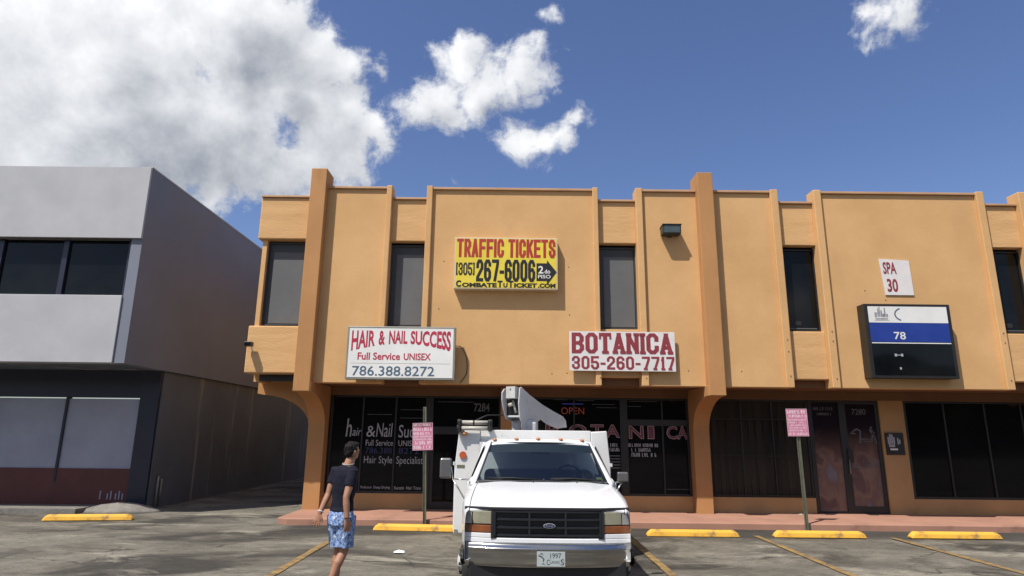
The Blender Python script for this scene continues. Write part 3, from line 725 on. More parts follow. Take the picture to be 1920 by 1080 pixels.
# fin columns: upright below, quarter-arched forward to the pier above
def column(a, b, nm='column'):
    pts = [(YG - .02, .10), (15.40, .10), (15.40, 1.98)]
    for t in (10, 22, 34, 46, 58, 70, 80, 90):
        t = R(t); pts.append((15.40 - 1.31 * (1 - math.cos(t)), 1.98 + .76 * math.sin(t)))
    pts += [(14.09, ZB + .01), (YG - .02, ZB + .01)]
    MB().prism(pts, 'x', a, b).build(nm, M['pier'], B, bevel=.006)
column(-4.81, -4.42); column(4.35, 4.73); column(13.56, 13.92)

# ---- shop fronts
def knee(a, b): part('knee_wall', 'kneewall', a, b, YG - .05, YG + .10, .10, .47, bevel=.006)
knee(-4.42, -2.02); knee(2.00, 4.35); knee(4.73, 7.26); knee(9.6, 13.56)
def shop_window(a, b, z0, z1, glass='glass', mull=()):
    f = MB(); fw = .05; y0, y1 = YG - .02, YG + .06
    f.box(a, a + fw, y0, y1, z0, z1).box(b - fw, b, y0, y1, z0, z1).box(a + fw, b - fw, y0, y1, z1 - fw, z1).box(a + fw, b - fw, y0, y1, z0, z0 + fw)
    w = f.build('shop_window', M['frame'], B)
    xs = [a + fw] + list(mull) + [b - fw]
    for x in mull: MB().box(x - .018, x + .018, y0 + .005, y1, z0 + fw, z1 - fw).build('mullion', M['frame'], w)
    for i in range(len(xs) - 1):
        l = xs[i] + (.018 if i else 0); r = xs[i + 1] - (.018 if i < len(xs) - 2 else 0)
        MB().box(l, r, YG + .02, YG + .028, z0 + fw, z1 - fw).build('pane', M[glass], w)
    return w
w1 = shop_window(-4.38, -2.02, .47, 2.765, mull=(-3.60, -2.80))
w2 = shop_window(-1.94, -.24, 1.98, 2.765)                                # over the salon door
w3 = shop_window(.30, 2.72, .47, 2.765, mull=(1.55,))
w4 = shop_window(2.80, 4.34, 2.20, 2.765, mull=(3.70,))
w5 = shop_window(2.80, 4.34, .47, 2.15, mull=(3.70,))
MB().box(2.72, 2.80, YG - .03, YG + .06, .10, 2.765).build('post_mullion', M['frame'], B)
MB().box(2.80, 4.34, YG - .025, YG + .06, 2.15, 2.20).build('transom_bar', M['frame'], B)
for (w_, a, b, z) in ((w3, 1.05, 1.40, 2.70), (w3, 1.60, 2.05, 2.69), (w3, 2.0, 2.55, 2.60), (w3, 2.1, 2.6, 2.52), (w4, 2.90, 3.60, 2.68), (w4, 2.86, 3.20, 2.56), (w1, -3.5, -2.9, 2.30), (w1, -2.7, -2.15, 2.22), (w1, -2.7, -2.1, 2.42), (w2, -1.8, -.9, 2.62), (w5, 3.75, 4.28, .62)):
    MB().box(a, b, YG + .013, YG + .0195, z, z + .010).build('painted_light_strip', M['vinyldim'], w_)  # pale strips painted on as the lines of light in the glass
def door(a, b, z1, glass='glass', handle_side=1):
    f = MB(); fw = .09; y0, y1 = YG - .01, YG + .04
    f.box(a, a + fw, y0, y1, .125, z1).box(b - fw, b, y0, y1, .125, z1).box(a + fw, b - fw, y0, y1, z1 - fw, z1).box(a + fw, b - fw, y0, y1, .125, .125 + .16)
    d = f.build('door', M['frame'], B, bevel=.004)
    MB().box(a + fw, b - fw, YG + .018, YG + .026, .285, z1 - fw).build('pane', M[glass], d)
    hx = a + .045 if handle_side < 0 else b - .045
    MB().tube([(hx, YG - .01, 1.02), (hx, YG - .06, 1.04), (hx, YG - .06, 1.34), (hx, YG - .01, 1.36)], .013, 8).build('handle', M['cab_grey'], d)
    return d
door(-1.94, -1.09, 1.94, handle_side=1); door(-1.07, -.24, 1.94, handle_side=-1)
MB().box(-2.02, -1.94, YG - .03, YG + .06, .10, 2.765).build('door_jamb', M['frame'], B)
MB().box(-1.94, -.24, YG - .02, YG + .06, 1.94, 1.98).build('transom_bar', M['frame'], B)
part('pilaster', 'pier', -.24, .12, YG - .22, YG + .10, .10, 2.965, bevel=.01)
MB().box(.12, .30, YG - .02, YG + .05, .10, 2.765).build('door_jamb', M['frame'], B)
part('knee_wall', 'kneewall', .30, 2.0, YG - .05, YG + .10, .10, .469, bevel=.006)
# right-hand shop: barred window, poster panel, glazed door
w6 = shop_window(4.73, 7.26, .47, 2.765, glass='purple', mull=(5.62, 6.38))
for i in range(13):
    x = 4.86 + i * .178
    MB().tube([(x, YG - .07, .50), (x, YG - .07, 2.28)], .010, 6).build('security_bar', M['bars'], w6)
for z in (.52, 1.42, 2.28):
    MB().box(4.80, 7.22, YG - .085, YG - .060, z - .012, z + .012).build('bar_rail', M['bars'], w6)
MB().box(7.26, 7.33, YG - .04, YG + .06, .12, 2.765).build('door_jamb', M['frame'], B)
f = MB(); f.box(7.33, 7.37, YG - .01, YG + .05, .125, 2.765).box(8.02, 8.10, YG - .01, YG + .05, .125, 2.765).box(7.37, 8.02, YG - .01, YG + .05, 2.71, 2.765).box(7.37, 8.02, YG - .01, YG + .05, .125, .17)
sp = f.build('side_light', M['frame'], B)
MB().box(7.37, 8.02, YG + .018, YG + .026, .17, 2.71).build('pane', M['posterprint'], sp)
d3 = door(8.10, 9.00, 2.765, glass='posterprint', handle_side=-1)
MB().box(8.14, 8.26, YG - .05, YG - .012, 1.28, 1.60).build('lock_box', M['frame'], d3)
MB().box(8.24, 8.90, YG + .008, YG + .014, 1.18, 1.20).build('push_line', M['vinyldim'], d3)
part('knee_wall', 'kneewall', 9.00, 9.60, YG - .05, YG + .10, .10, 2.765, bevel=.006)
w7 = shop_window(9.62, 13.5, .47, 2.765, mull=(10.6, 11.6, 12.5))

# ---- lettering on the shop glass (sub-parts of their windows)
YL = YG + .018
def let(win, m, fn, name='window_lettering'):
    q = MB(); fn(q); o = q.build(name, M[m], win)
    if name.endswith('print'): stuff(o)
    return o
def f_hair(q):
    font_text(q, 'h', -4.00, -3.86, 1.77, 2.20, YL, .004, .12)
    font_text(q, 'air', -3.84, -3.62, 1.79, 1.98, YL, .002, .2)
    font_text(q, '&', -3.50, -3.28, 1.77, 2.03, YL, .0)
    font_text(q, 'Nail', -3.26, -2.87, 1.77, 2.10, YL, .0, .1)
    font_text(q, 'Suc', -2.72, -2.34, 1.76, 2.06, YL, .0, .05)
    font_text(q, 'cess', -2.32, -2.06, 1.76, 1.95, YL, .0, .1)
let(w1, 'vinyl', f_hair)
def f2(q):
    font_text(q, 'Full Service', -3.50, -2.84, 1.56, 1.70, YL, .0)
    font_text(q, 'UNISEX', -2.71, -2.20, 1.56, 1.69, YL, .0)
    font_text(q, 'Hair Style', -3.52, -2.84, 1.10, 1.32, YL, -.004)
    font_text(q, 'Specialist', -2.74, -2.10, 1.09, 1.32, YL, -.004)
    font_text(q, 'Pedicure  Deep Drying', -3.56, -2.86, .555, .63, YL, .004)
    font_text(q, 'Keratin  Hair Trims', -2.76, -2.12, .555, .63, YL, .004)
let(w1, 'vinyl', f2)
let(w1, 'vinylblue', lambda q: font_text(q, '786.388', -3.50, -2.86, 1.38, 1.52, YL, .0))
let(w1, 'vinylblue', lambda q: font_text(q, '8272', -2.70, -2.20, 1.38, 1.52, YL, .0))
let(w2, 'vinyldim', lambda q: font_text(q, '7284', -.90, -.52, 2.40, 2.60, YL, .01))
# OPEN light
def f_open(q): font_text(q, 'OPEN', 1.24, 1.80, 2.36, 2.52, YL, -.012)
sg = let(w3, 'vinylred', f_open, 'open_sign_letters')
M['neon'] = mat('dull red tube', (.30, .05, .03), rough=.4, emit=((.8, .12, .05), .07)); M['neonblue'] = mat('dull blue tube', (.05, .06, .3), rough=.4, emit=((.1, .12, .8), .10))
sg.data.materials.clear(); sg.data.materials.append(M['neon'])
MB().box(1.26, 1.78, YL - .004, YL, 2.60, 2.615).build('open_sign_bar', M['neonblue'], w3)
def outlined(win, items, z0, z1):
    for (s, a, b) in items:
        let(win, 'pinkline', lambda q: font_text(q, s, a, b, z0, z1, YL, .030, thick=.002))
        e = .013
        let(win, 'vinylred', lambda q: font_text(q, s, a + e, b - e, z0 + e, z1 - e, YL, .008, thick=.004))
outlined(w3, [('B', .85, 1.22), ('O', 1.42, 1.86), ('T', 1.95, 2.27), ('A', 2.30, 2.67)], 1.81, 2.12)
outlined(w5, [('N', 2.88, 3.24), ('I', 3.34, 3.50), ('C', 3.80, 4.06), ('A', 4.06, 4.31)], 1.79, 2.10)
def f3(q):
    marks(q, 2.86, 3.58, 1.60, 1.68, YL, 4); marks(q, 2.93, 3.42, 1.49, 1.57, YL, 5); marks(q, 2.93, 3.54, 1.37, 1.46, YL, 6)
let(w5, 'vinyl', f3, 'window_print')
def f4(q):
    marks(q, 2.42, 2.62, 1.60, 1.68, YL, 7); marks(q, 2.40, 2.66, 1.49, 1.57, YL, 8)
    for k in range(5): q.box(2.40, 2.66, YL - .003, YL, 1.10 + k * .07, 1.108 + k * .07)
let(w3, 'vinyl', f4, 'window_print')
# right-hand shop print
def f5(q):
    marks(q, 7.42, 7.92, 2.52, 2.60, YL, 9, density=.95); marks(q, 7.50, 7.86, 2.40, 2.46, YL, 10, density=.95)
let(sp, 'vinyldim', f5, 'window_print')
def f6(q):
    font_text(q, '7280', 8.36, 8.70, 2.42, 2.56, YL, .0)
let(d3, 'vinyldim', f6, 'door_number')
def f7(q):
    # two figures reaching down and standing, joined by a rule
    def st(pts, t):
        vs, fs = ribbon(pts, t); q.add([(v.x, YL - .003, v.y) for v in vs], fs)
    st([(8.33, 2.02), (8.44, 2.08), (8.52, 2.03), (8.50, 1.85), (8.49, 1.76)], .035)
    st([(8.34, 2.02), (8.30, 1.98), (8.38, 1.97)], .03)
    st([(8.79, 2.10), (8.79, 2.12)], .04)
    st([(8.76, 2.06), (8.81, 1.96), (8.78, 1.80)], .035); st([(8.81, 1.98), (8.86, 1.86), (8.90, 1.74)], .028); st([(8.80, 2.05), (8.86, 1.98)], .02)
    marks(q, 8.52, 8.78, 1.815, 1.86, YL, 12)
    q.box(8.55, 8.76, YL - .003, YL, 1.775, 1.79)
let(d3, 'vinyldim', f7, 'door_logo')
def f8(q):
    for k in range(3): marks(q, 8.50, 8.92, 1.245 + k * .05, 1.27 + k * .05, YL, 20 + k, density=.95)
let(d3, 'vinyldim', f8, 'door_print')

# ------------------------------------------------------------------ signs on the facade
# yellow traffic-ticket cabinet
T = root('cabinet_sign', (-.145, YP, 5.10), 'yellow light box with red and black lettering high on the orange wall', 'sign')
x0, x1, z0, z1, yf = -1.34, 1.05, 5.10, 6.33, 14.10
box_obj('cabinet', M['cab_cream'], T, x0, x1, yf, YP, z0, z1, bevel=.008)
box_obj('face', M['yellow'], T, x0 + .03, x1 - .03, yf - .004, yf, z0 + .03, z1 - .03)
YF = yf - .004
q = MB(); glyph_text(q, 'TRAFFIC TICKETS', x0 + .05, x1 - .05, 5.85, 6.295, YF, .16, gap=.09, tv=.40); q.build('red_lettering', M['red'], T)
q = MB(); glyph_text(q, '(305)', x0 + .04, -.86, 5.42, 5.72, YF, .14, gap=.12, tv=.32); q.build('area_code', M['black'], T)
q = MB(); glyph_text(q, '267-6006', -.83, .53, 5.275, 5.80, YF, .15, gap=.09, tv=.385)
q.build('phone_number', M['black'], T)
q = MB(); cx = x0 + .045
runs = [('C', .16), ('OMBATE', .105), ('T', .16), ('U', .105), ('T', .16), ('ICKET', .105), ('.COM', .105)]
units = [1.0, 6.0, .98, .85, .98, 4.0, 3.1]; U = (x1 - x0 - .09) / sum(units)
for (s, h), u in zip(runs, units):
    zc = 5.138
    font_text(q, s, cx + .008, cx + U * u - .008, zc, zc + h, YF, .055); cx += U * u
q.build('web_address', M['black'], T)
a = MB(); a.prism([(.56, 5.30), (.80, 5.30), (.80, 5.20), (1.025, 5.51), (.80, 5.80), (.80, 5.72), (.56, 5.72)], 'y', YF - .004, YF); a.build('arrow', M['black'], T)
q = MB(); font_text(q, '2', .60, .72, 5.475, 5.655, YF - .004, .02); font_text(q, 'do', .745, .875, 5.475, 5.575, YF - .004, .015); font_text(q, 'PISO', .595, .885, 5.36, 5.445, YF - .004, .012)
q.build('arrow_lettering', M['white'], T)

# white hair-salon light box, held off the wall on brackets
T = root('cabinet_sign', (-2.45, 14.13, 3.01), 'white aluminium framed light box advertising hair and nail services', 'sign')
x0, x1, z0, z1, yf = -3.655, -1.245, 3.005, 4.185, 13.975
box_obj('cabinet', M['cab_grey'], T, x0, x1, yf, yf + .15, z0, z1, bevel=.008)
box_obj('face', M['white'], T, x0 + .045, x1 - .045, yf - .005, yf, z0 + .045, z1 - .045)
for x in (-3.2, -1.7):
    MB().box(x - .03, x + .03, yf + .15, YP, 3.6, 3.66).build('bracket', M['cab_grey'], T)
box_obj('divider', M['cab_grey'], T, x0 + .10, x1 - .10, yf - .0065, yf - .0052, 3.357, 3.363)
YF = yf - .005
xl, xr = x0 + .10, x1 - .10
def wp(u, w, X, Z):
    c = abs(u * 2 - 1) ** 1.8
    top = 4.09; bot = 3.80 - .17 * c
    return X, bot + (top - bot) * w
q = MB(); L_ = xr - xl
font_text(q, 'HAIR', xl, xl + .52, 0, 1, YF, .028, warp=lambda u, w, X, Z: wp((X - xl) / L_, w, X, Z))
font_text(q, '&', xl + .60, xl + .74, 0, 1, YF, .028, warp=lambda u, w, X, Z: wp((X - xl) / L_, w, X, Z))
font_text(q, 'NAIL', xl + .83, xl + 1.24, 0, 1, YF, .028, warp=lambda u, w, X, Z: wp((X - xl) / L_, w, X, Z))
font_text(q, 'SUCCESS', xl + 1.31, xr, 0, 1, YF, .032, warp=lambda u, w, X, Z: wp((X - xl) / L_, w, X, Z))
q.build('red_lettering', M['crimson'], T)
q = MB(); font_text(q, 'Full Service', -3.40, -2.46, 3.435, 3.60, YF, .020); q.build('small_lettering', M['crimson'], T)
q = MB(); font_text(q, 'UNISEX', -2.38, -1.78, 3.435, 3.59, YF, .020)
q.build('small_lettering', M['crimson'], T)
q = MB(); font_text(q, '786.388.8272', -3.50, -1.69, 3.085, 3.30, YF, .008); q.build('phone_number', M['slate'], T)

# botanica board
T = root('board_sign', (2.5, YR, 3.27), 'flat white board with maroon slab lettering mounted across two ribs', 'sign')
x0, x1, z0, z1, yf = 1.31, 3.69, 3.265, 4.155, 14.17
box_obj('board', M['signwhite2'], T, x0, x1, yf, yf + .03, z0, z1, bevel=.003)
q = MB(); glyph_text(q, 'BOTANICA', x0 + .05, x1 - .06, 3.655, 4.125, yf, .17, gap=.11, slab=.13, tv=.34); q.build('lettering', M['maroon'], T)
q = MB(); glyph_text(q, '305-260-7717', x0 + .05, x1 - .03, 3.30, 3.595, yf, .16, gap=.18, slab=.14, tv=.31); q.build('phone_number', M['maroon'], T)

# banner at the right
T = root('banner', (9.3, 14.28, 5.1), 'small white vinyl banner with dark red print on the right part of the wall', 'sign')
MB().prism([(8.60, 5.97), (9.30, 5.93), (9.32, 5.10), (8.66, 5.10)], 'y', 14.275, 14.292).build('sheet', M['signwhite2'], T)
q = MB(); font_text(q, 'SPA', 8.67, 8.98, 5.60, 5.89, 14.275, .03); q.build('lettering', M['maroon'], T)
q = MB(); font_text(q, '30', 8.72, 8.97, 5.17, 5.49, 14.275, .03); q.build('number', M['maroon'], T)
# black cabinet below it
T = root('cabinet_sign', (9.0, YP, 3.2), 'deep black framed cabinet with white, blue and black bands on the right wall', 'sign')
x0, x1, z0, z1, yf = 7.96, 9.9, 3.16, 4.83, 14.0
box_obj('cabinet', M['cab_black'], T, x0, x1, yf, YP, z0, z1, bevel=.01)
box_obj('white_band', M['white'], T, x0 + .08, x1 - .08, yf - .004, yf, 4.40, z1 - .06)
box_obj('blue_band', M['blue'], T, x0 + .08, x1 - .08, yf - .004, yf, 3.965, 4.395)
box_obj('rule', M['white'], T, x0 + .09, x1 - .08, yf - .004, yf, 3.93, 3.95)
box_obj('black_band', M['blackglass'], T, x0 + .08, x1 - .08, yf - .004, yf, 3.22, 3.92)
q = MB()
def R_(a, b, c, d): q.add([(a, yf - .006, c), (b, yf - .006, c), (b, yf - .006, d), (a, yf - .006, d)], [(0, 1, 2, 3)])
for (a, b, c, d) in ((8.18, 8.24, 4.52, 4.63), (8.25, 8.28, 4.53, 4.72), (8.285, 8.31, 4.53, 4.76), (8.32, 8.35, 4.53, 4.68), (8.355, 8.40, 4.52, 4.60), (8.40, 8.43, 4.53, 4.74), (8.44, 8.48, 4.52, 4.60), (8.19, 8.47, 4.47, 4.50), (8.17, 8.50, 4.445, 4.455)): R_(a, b, c, d)
q.build('tower_print', M['greyink'], T)
q = MB(); vs, fs = ribbon([(8.86 + .22 * math.cos(R(t)), 4.59 + .15 * math.sin(R(t))) for t in range(120, 250, 12)], .03); q.add([(v.x, yf - .006, v.y) for v in vs], fs); q.build('arc_logo', M['slate'], T)
q = MB(); font_text(q, '78', 8.56, 8.82, 4.02, 4.19, yf - .004, .01); q.build('number', M['white'], T)
q = MB()
for (a, b, c, d) in ((8.52, 8.57, 3.64, 3.70), (8.57, 8.66, 3.662, 3.678), (8.66, 8.71, 3.64, 3.70)): R_(a, b, c, d)
q.build('barbell_print', M['vinyl'], T)
q = MB(); R_(8.60, 8.64, 3.35, 3.40); q.build('dot_print', M['vinyl'], T)

# flood lamp
T = root('flood_lamp', (3.72, YP, 6.5), 'bronze box flood lamp on the wall panel left of the right pier', 'wall lamp')
c0 = (3.50, 3.93); zt = 6.66
MB().prism([(YP - .02, 6.46), (YP - .02, 6.64), (14.02, 6.665), (14.045, 6.47)], 'x', *c0).build('housing', M['lampbody'], T, bevel=.008)
MB().prism([(14.016, 6.650), (14.040, 6.485), (14.032, 6.485), (14.008, 6.650)], 'x', c0[0] + .03, c0[1] - .03).build('lens', M['lampglass'], T)
MB().prism([(14.30, 6.67), (13.99, 6.685), (13.99, 6.67), (14.30, 6.655)], 'x', c0[0] - .01, c0[1] + .01).build('visor', M['lampbody'], T)
MB().box(3.66, 3.77, YP - .02, YP, 6.44, 6.62).build('wall_plate', M['lampbody'], T)
# security camera at the corner bay
T = root('security_camera', (-5.85, YP + .02, 3.70), 'small dark security camera on a bent arm at the corner bay', 'camera')
MB().box(-5.99, -5.83, 14.07, 14.24, 3.73, 3.83).build('housing', M['black'], T, bevel=.012)
MB().box(-5.97, -5.85, 14.062, 14.07, 3.745, 3.815).build('lens_plate', M['blackglass'], T)
MB().tube([(-5.86, 14.2, 3.72), (-5.85, 14.22, 3.66), (-5.85, 14.325, 3.62)], .014, 8).build('arm', M['signwhite2'], T)
# dangling cable beside the salon light box
o = MB().tube([(-1.245, 14.1, 3.78), (-1.15, 14.22, 3.79), (-1.08, 14.27, 3.70), (-1.01, 14.285, 3.55), (-.99, 14.285, 3.35), (-1.00, 14.285, 3.18), (-1.08, 14.285, 3.05), (-1.14, 14.285, 2.98)], .009, 6).build('cable', M['cable'])
tag(o, 'dark cable drooping down the wall beside the white salon light box', 'cable')
# small plaque by the right-hand door
T = root('wall_plaque', (9.27, YG - .06, 1.7), 'small black plaque with pale hand shape on the orange wall by the glazed door', 'sign')
box_obj('plate', M['cab_black'], T, 9.06, 9.50, YG - .075, YG - .052, 1.48, 2.0)
q = MB()
for (a, b, c, d) in ((9.11, 9.145, 1.74, 1.90), (9.155, 9.19, 1.72, 1.97), (9.20, 9.235, 1.72, 1.96), (9.245, 9.28, 1.74, 1.90), (9.13, 9.27, 1.66, 1.74), (9.34, 9.37, 1.72, 1.88), (9.38, 9.41, 1.74, 1.84)):
    q.box(a, b, YG - .080, YG - .0755, c, d)
q.build('hand_print', M['vinyl'], T)
box_obj('label_strip', M['white'], T, 9.15, 9.33, YG - .080, YG - .0755, 1.59, 1.63)

# ------------------------------------------------------------------ grey building on the left
Gb = root('commercial_building', (-12, 16, 0), 'grey rendered building with overhanging upper storey across the alley', 'building')
def gp(n, m, *a, **k): return box_obj(n, M[m], Gb, *a, **k)
gx = -8.75
gp('upper_side_wall', 'greybldg', gx - .25, gx, 14.32, 48, 3.34, 8.06)
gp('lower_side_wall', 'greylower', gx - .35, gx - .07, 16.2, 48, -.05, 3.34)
gp('roof', 'roof', -22, gx - .25, 14.6, 48, 7.7, 7.8)
gp('parapet_cap', 'greyfascia', gx - .30, gx + .012, 14.29, 48, 8.06, 8.09)
gp('fascia', 'greyfascia', -22, gx - .004, 14.255, 14.318, 6.28, 8.06)
gp('sill_band', 'greyfascia', -22, gx - .26, 14.28, 14.6, 3.34, 4.90, bevel=.01)
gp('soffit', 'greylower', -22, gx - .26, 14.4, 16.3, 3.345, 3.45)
x = gx - .26
k = 0
while x > -21:
    x2 = x - 1.55
    f = MB(); f.box(x - .12, x, 14.46, 14.6, 4.90, 6.28)
    w = f.build('window', M['navy'], Gb)
    MB().box(x2, x - .12, 14.52, 14.54, 4.90, 6.28).build('pane', M['blackglass'], w)
    x = x2; k += 1
gp('corner_post', 'navy', -9.32, gx - .10, 16.12, 16.3, .0, 3.345, bevel=.006)
gp('header', 'navy', -22, -9.32, 16.16, 16.3, 2.66, 3.345)
x = -9.32
while x > -21:
    f = MB().box(x - 1.86, x - 1.80, 16.14, 16.28, .62, 2.66)
    w = f.build('shop_window', M['navy'], Gb)
    MB().box(x - 1.80, x, 16.18, 16.2, .94, 2.63).build('window_film', M['poster'], w)
    x -= 1.86
gp('red_base', 'redbase', -22, -9.32, 16.15, 16.3, 0.0, .94)
mb = MB()
for i, xx in enumerate((-9.44, -9.52, -9.60, -9.72, -9.80, -9.98)):
    mb.box(xx, xx + .03, 16.135, 16.149, .22, .42 if i % 2 else .36)
stuff(mb.build('base_stripes', M['poster'], Gb))
mb = MB(); mb.tube([(gx - .02, 16.45, .02), (gx - .02, 16.45, .72), (gx - .05, 16.5, .74)], .028, 8); mb.build('pipe', M['cab_grey'], Gb)
mb = MB(); mb.tube([(gx - .02, 16.62, .02), (gx - .02, 16.62, .66), (gx - .05, 16.62, .68)], .024, 8); mb.build('pipe', M['cab_grey'], Gb)
# heap of broken concrete at its foot
mb = MB(); n = 22; rings = []
for k in range(6):
    t = k / 5; rr = 1 - t
    rings.append([(-9.2 + math.cos(2 * math.pi * i / n) * (1.05 * rr + .02) * (1 + .22 * mnoise.noise(Vector((math.cos(2 * math.pi * i / n) * 2, math.sin(2 * math.pi * i / n) * 2, k)))), 15.75 + math.sin(2 * math.pi * i / n) * (.42 * rr + .02), -.02 + .22 * (1 - rr ** 1.8) + .03 * mnoise.noise(Vector((i * .9, k * 1.7, 3)))) for i in range(n)])
o = mb.loft(rings).build('concrete_heap', M['concrete']); tag(o, 'low heap of rough grey concrete at the foot of the grey building', 'rubble')
mb = MB().box(-22, -9.9, 15.2, 16.12, -.05, .10); mb.build('grey_building_step', M['concrete'], kind='structure')

# ------------------------------------------------------------------ wheel stops
def stop(loc, rz, label):
    w = 1.76
    mb = MB(); h = w / 2
    A = [(-.085, 0), (-.070, .075), (-.045, .115), (.045, .115), (.070, .075), (.085, 0)]
    def ring(x, s, t): return [(x, p[0] * s, p[1] * t) for p in A]
    mb.loft([ring(-h, .9, .25), ring(-h + .03, .96, .62), ring(-h + .09, 1, 1), ring(0, 1, 1), ring(h - .09, 1, 1), ring(h - .03, .96, .62), ring(h, .9, .25)], smooth=False)
    o = mb.build('wheel_stop', M['stop'], bevel=.008)
    o.location = loc; o.rotation_euler = (0, 0, rz)
    tag(o, label, 'wheel stop', 'yellow wheel stops along the pavement')
stop((-1.80, 13.18, 0), R(-4), 'yellow wheel stop in front of the salon window, partly behind the truck')
stop((3.51, 12.86, 0), R(-.3), 'yellow wheel stop just right of the truck, below the botanica window')
stop((5.95, 12.88, 0), R(-.2), 'yellow wheel stop in front of the barred window and sign post')
stop((8.60, 12.95, 0), R(.3), 'yellow wheel stop in front of the poster door, farthest right')
stop((-8.92, 14.18, 0), R(8), 'weathered yellow wheel stop at far left by the grey building')

# ------------------------------------------------------------------ sign posts
def sign_post(x, y, px, pz0, pz1, w, lean, label, top, seed, dark_top, tiltz=0.0):
    T = root('sign_post', (x, y, 0), label, 'sign', 'pink sign boards on metal posts')
    t = MB(); t.box(-.034, -.024, -.018, .018, -.05, top).box(-.024, .024, .010, .018, -.05, top).box(.024, .034, -.018, .018, -.05, top)
    p = t.build('post', M['post'], T, world=False); p.rotation_euler = (0, lean, 0)
    b = MB().prism([(-w / 2, pz0), (w / 2, pz0), (w / 2, pz1), (-w / 2, pz1)], 'y', -.034, -.030).build('board', M['pink'], T, world=False)
    b.rotation_euler = (0, lean, 0); b.location = (px, 0, 0)
    H = pz1 - pz0
    q = MB()
    if dark_top:
        d = MB().box(-w / 2 + .006, w / 2 - .006, -.0355, -.0342, pz1 - H * .15, pz1 - .006).build('red_band', M['pinkdark'], b, world=False)
    rows = [(.70, .82), (.56, .66), (.46, .53), (.36, .43), (.20, .33), (.04, .17)] if dark_top else [(.82, .95), (.68, .78), (.56, .63), (.46, .53), (.36, .43), (.27, .33), (.17, .24), (.04, .13)]
    for i, (a, c) in enumerate(rows):
        marks(q, -w / 2 + .02, w / 2 - .02, pz0 + a * H, pz0 + c * H, -.036, seed + i, thick=0, density=.93, stroke=.2)
    if dark_top: marks(q, -w / 2 + .02, w / 2 - .02, pz1 - H * .12, pz1 - H * .03, -.037, seed + 30, thick=0, density=.95)
    stuff(q.build('print', M['pinkink'], b, world=False))
    e = MB(); 
    for (a, c, d_, f_) in ((-w / 2, w / 2, pz0, pz0 + .006), (-w / 2, w / 2, pz1 - .006, pz1), (-w / 2, -w / 2 + .006, pz0 + .006, pz1 - .006), (w / 2 - .006, w / 2, pz0 + .006, pz1 - .006)): e.box(a, c, -.0362, -.0345, d_, f_)
    e.build('border', M['pinkink'], b, world=False)
    MB().tube([(0, -.045, pz1 - .07), (0, -.030, pz1 - .07)], .009, 8).build('bolt', M['bars'], b, world=False)
    return T
# placed from the two post feet on the pavement edge
sign_post(-1.75, 13.80, -.04, 1.52, 2.08, .425, R(-2.2), 'metal post with pink sign in front of the hair salon window', 2.42, 11, True)
sign_post(6.14, 13.80, -.0, 1.89, 2.46, .445, R(-.6), 'metal post with pink sign in front of the barred window', 1.95, 51, False)
o = MB().add([(-1.83, 10.70, .015), (-1.74, 10.66, .022), (-1.66, 10.70, .012), (-1.67, 10.78, .03), (-1.76, 10.76, .05), (-1.84, 10.79, .02)], [(0, 1, 4, 5), (1, 2, 3, 4)]).build('paper_scrap', M['litter'])
tag(o, 'crumpled white paper scrap lying on the asphalt left of the truck', 'litter')
o = MB().add([(6.70, 15.45, .125), (6.80, 15.44, .128), (6.80, 15.49, .135), (6.72, 15.50, .126)], [(0, 1, 2, 3)]).build('paper_scrap', M['litter'])
tag(o, 'tiny white paper scrap on the terracotta pavement by the poster window', 'litter')
# tree band added unseen behind the camera to block low sky: the shop glass and the bumper mirror them
mb = MB(); rings = []
M['blockleaf'] = mat('sky blocker leaves', (.035, .055, .020), (.06, .085, .03), rough=.8, ns=1.2, nd=8)
n = 90
for k in range(7):
    r = []
    for i in range(n + 1):
        x = -130 + 260 * i / n; h = 10.5 + 4.5 * mnoise.noise(Vector((x * .09, 1.0, 0)))
        t = k / 6; z = h * t; y = -36 - 5 * math.sin(t * 1.5) - 2.2 * mnoise.noise(Vector((x * .25, z * .35, 4.0)))
        r.append((x, y, z))
    rings.append(r)

stuff(mb.loft(rings, closed=False, caps=False).build('sky_block_trees', M['blockleaf']))

# ------------------------------------------------------------------ bucket truck (local frame: x to the right of the picture, y backwards, z up)
TK = root('bucket_truck', (.42, 7.30, 0), 'white bucket truck parked nose out with chrome bumper and folded boom', 'truck')
def tp(mb, n, m, **k):
    par = k.pop('parent', TK)
    return mb.build(n, M[m], par, world=False, **k)
def lerp(a, b, t): return a + (b - a) * t
def interp(tab, y):
    for i in range(len(tab) - 1):
        if y <= tab[i + 1][0]:
            t = (y - tab[i][0]) / (tab[i + 1][0] - tab[i][0]); t = max(0, min(1, t)); return lerp(tab[i][1], tab[i + 1][1], t)
    return tab[-1][1]
# centre heights and widths along the bonnet
ZC = [(.10, 1.065), (.16, 1.085), (.40, 1.15), (.80, 1.215), (1.30, 1.275)]
HW = [(.10, .865), (.5, .86), (1.0, .845), (1.30, .83)]
FO = [(.06, .905), (.14, .925), (.30, .95), (.55, .975), (1.35, .985)]
FS = [(.08, 1.00), (.14, 1.02), (.30, 1.06), (.60, 1.115), (1.0, 1.16), (1.35, 1.185)]
ys = [.10, .13, .20, .30, .42, .55, .70, .85, 1.0, 1.12, 1.22, 1.30]
# hood: crowned panel with two raised shoulders
rings = []
NX = 16
for y in ys:
    zc, hw = interp(ZC, y), interp(HW, y); r = []
    for i in range(NX + 1):
        u = -1 + 2 * i / NX; a = abs(u)
        z = zc - .028 * a ** 2.2 + (.010 if .42 < a < .80 else 0)
        yy = y
        if y < .14: yy = y + .035 * a ** 3; 
        r.append((u * hw, yy, z))
    rings.append(r)
lip = [[(x, y + .012, z - .03) for (x, y, z) in rings[0]]]
tp(MB().loft(lip + rings, closed=False, caps=False), 'hood', 'paint', subd=1)
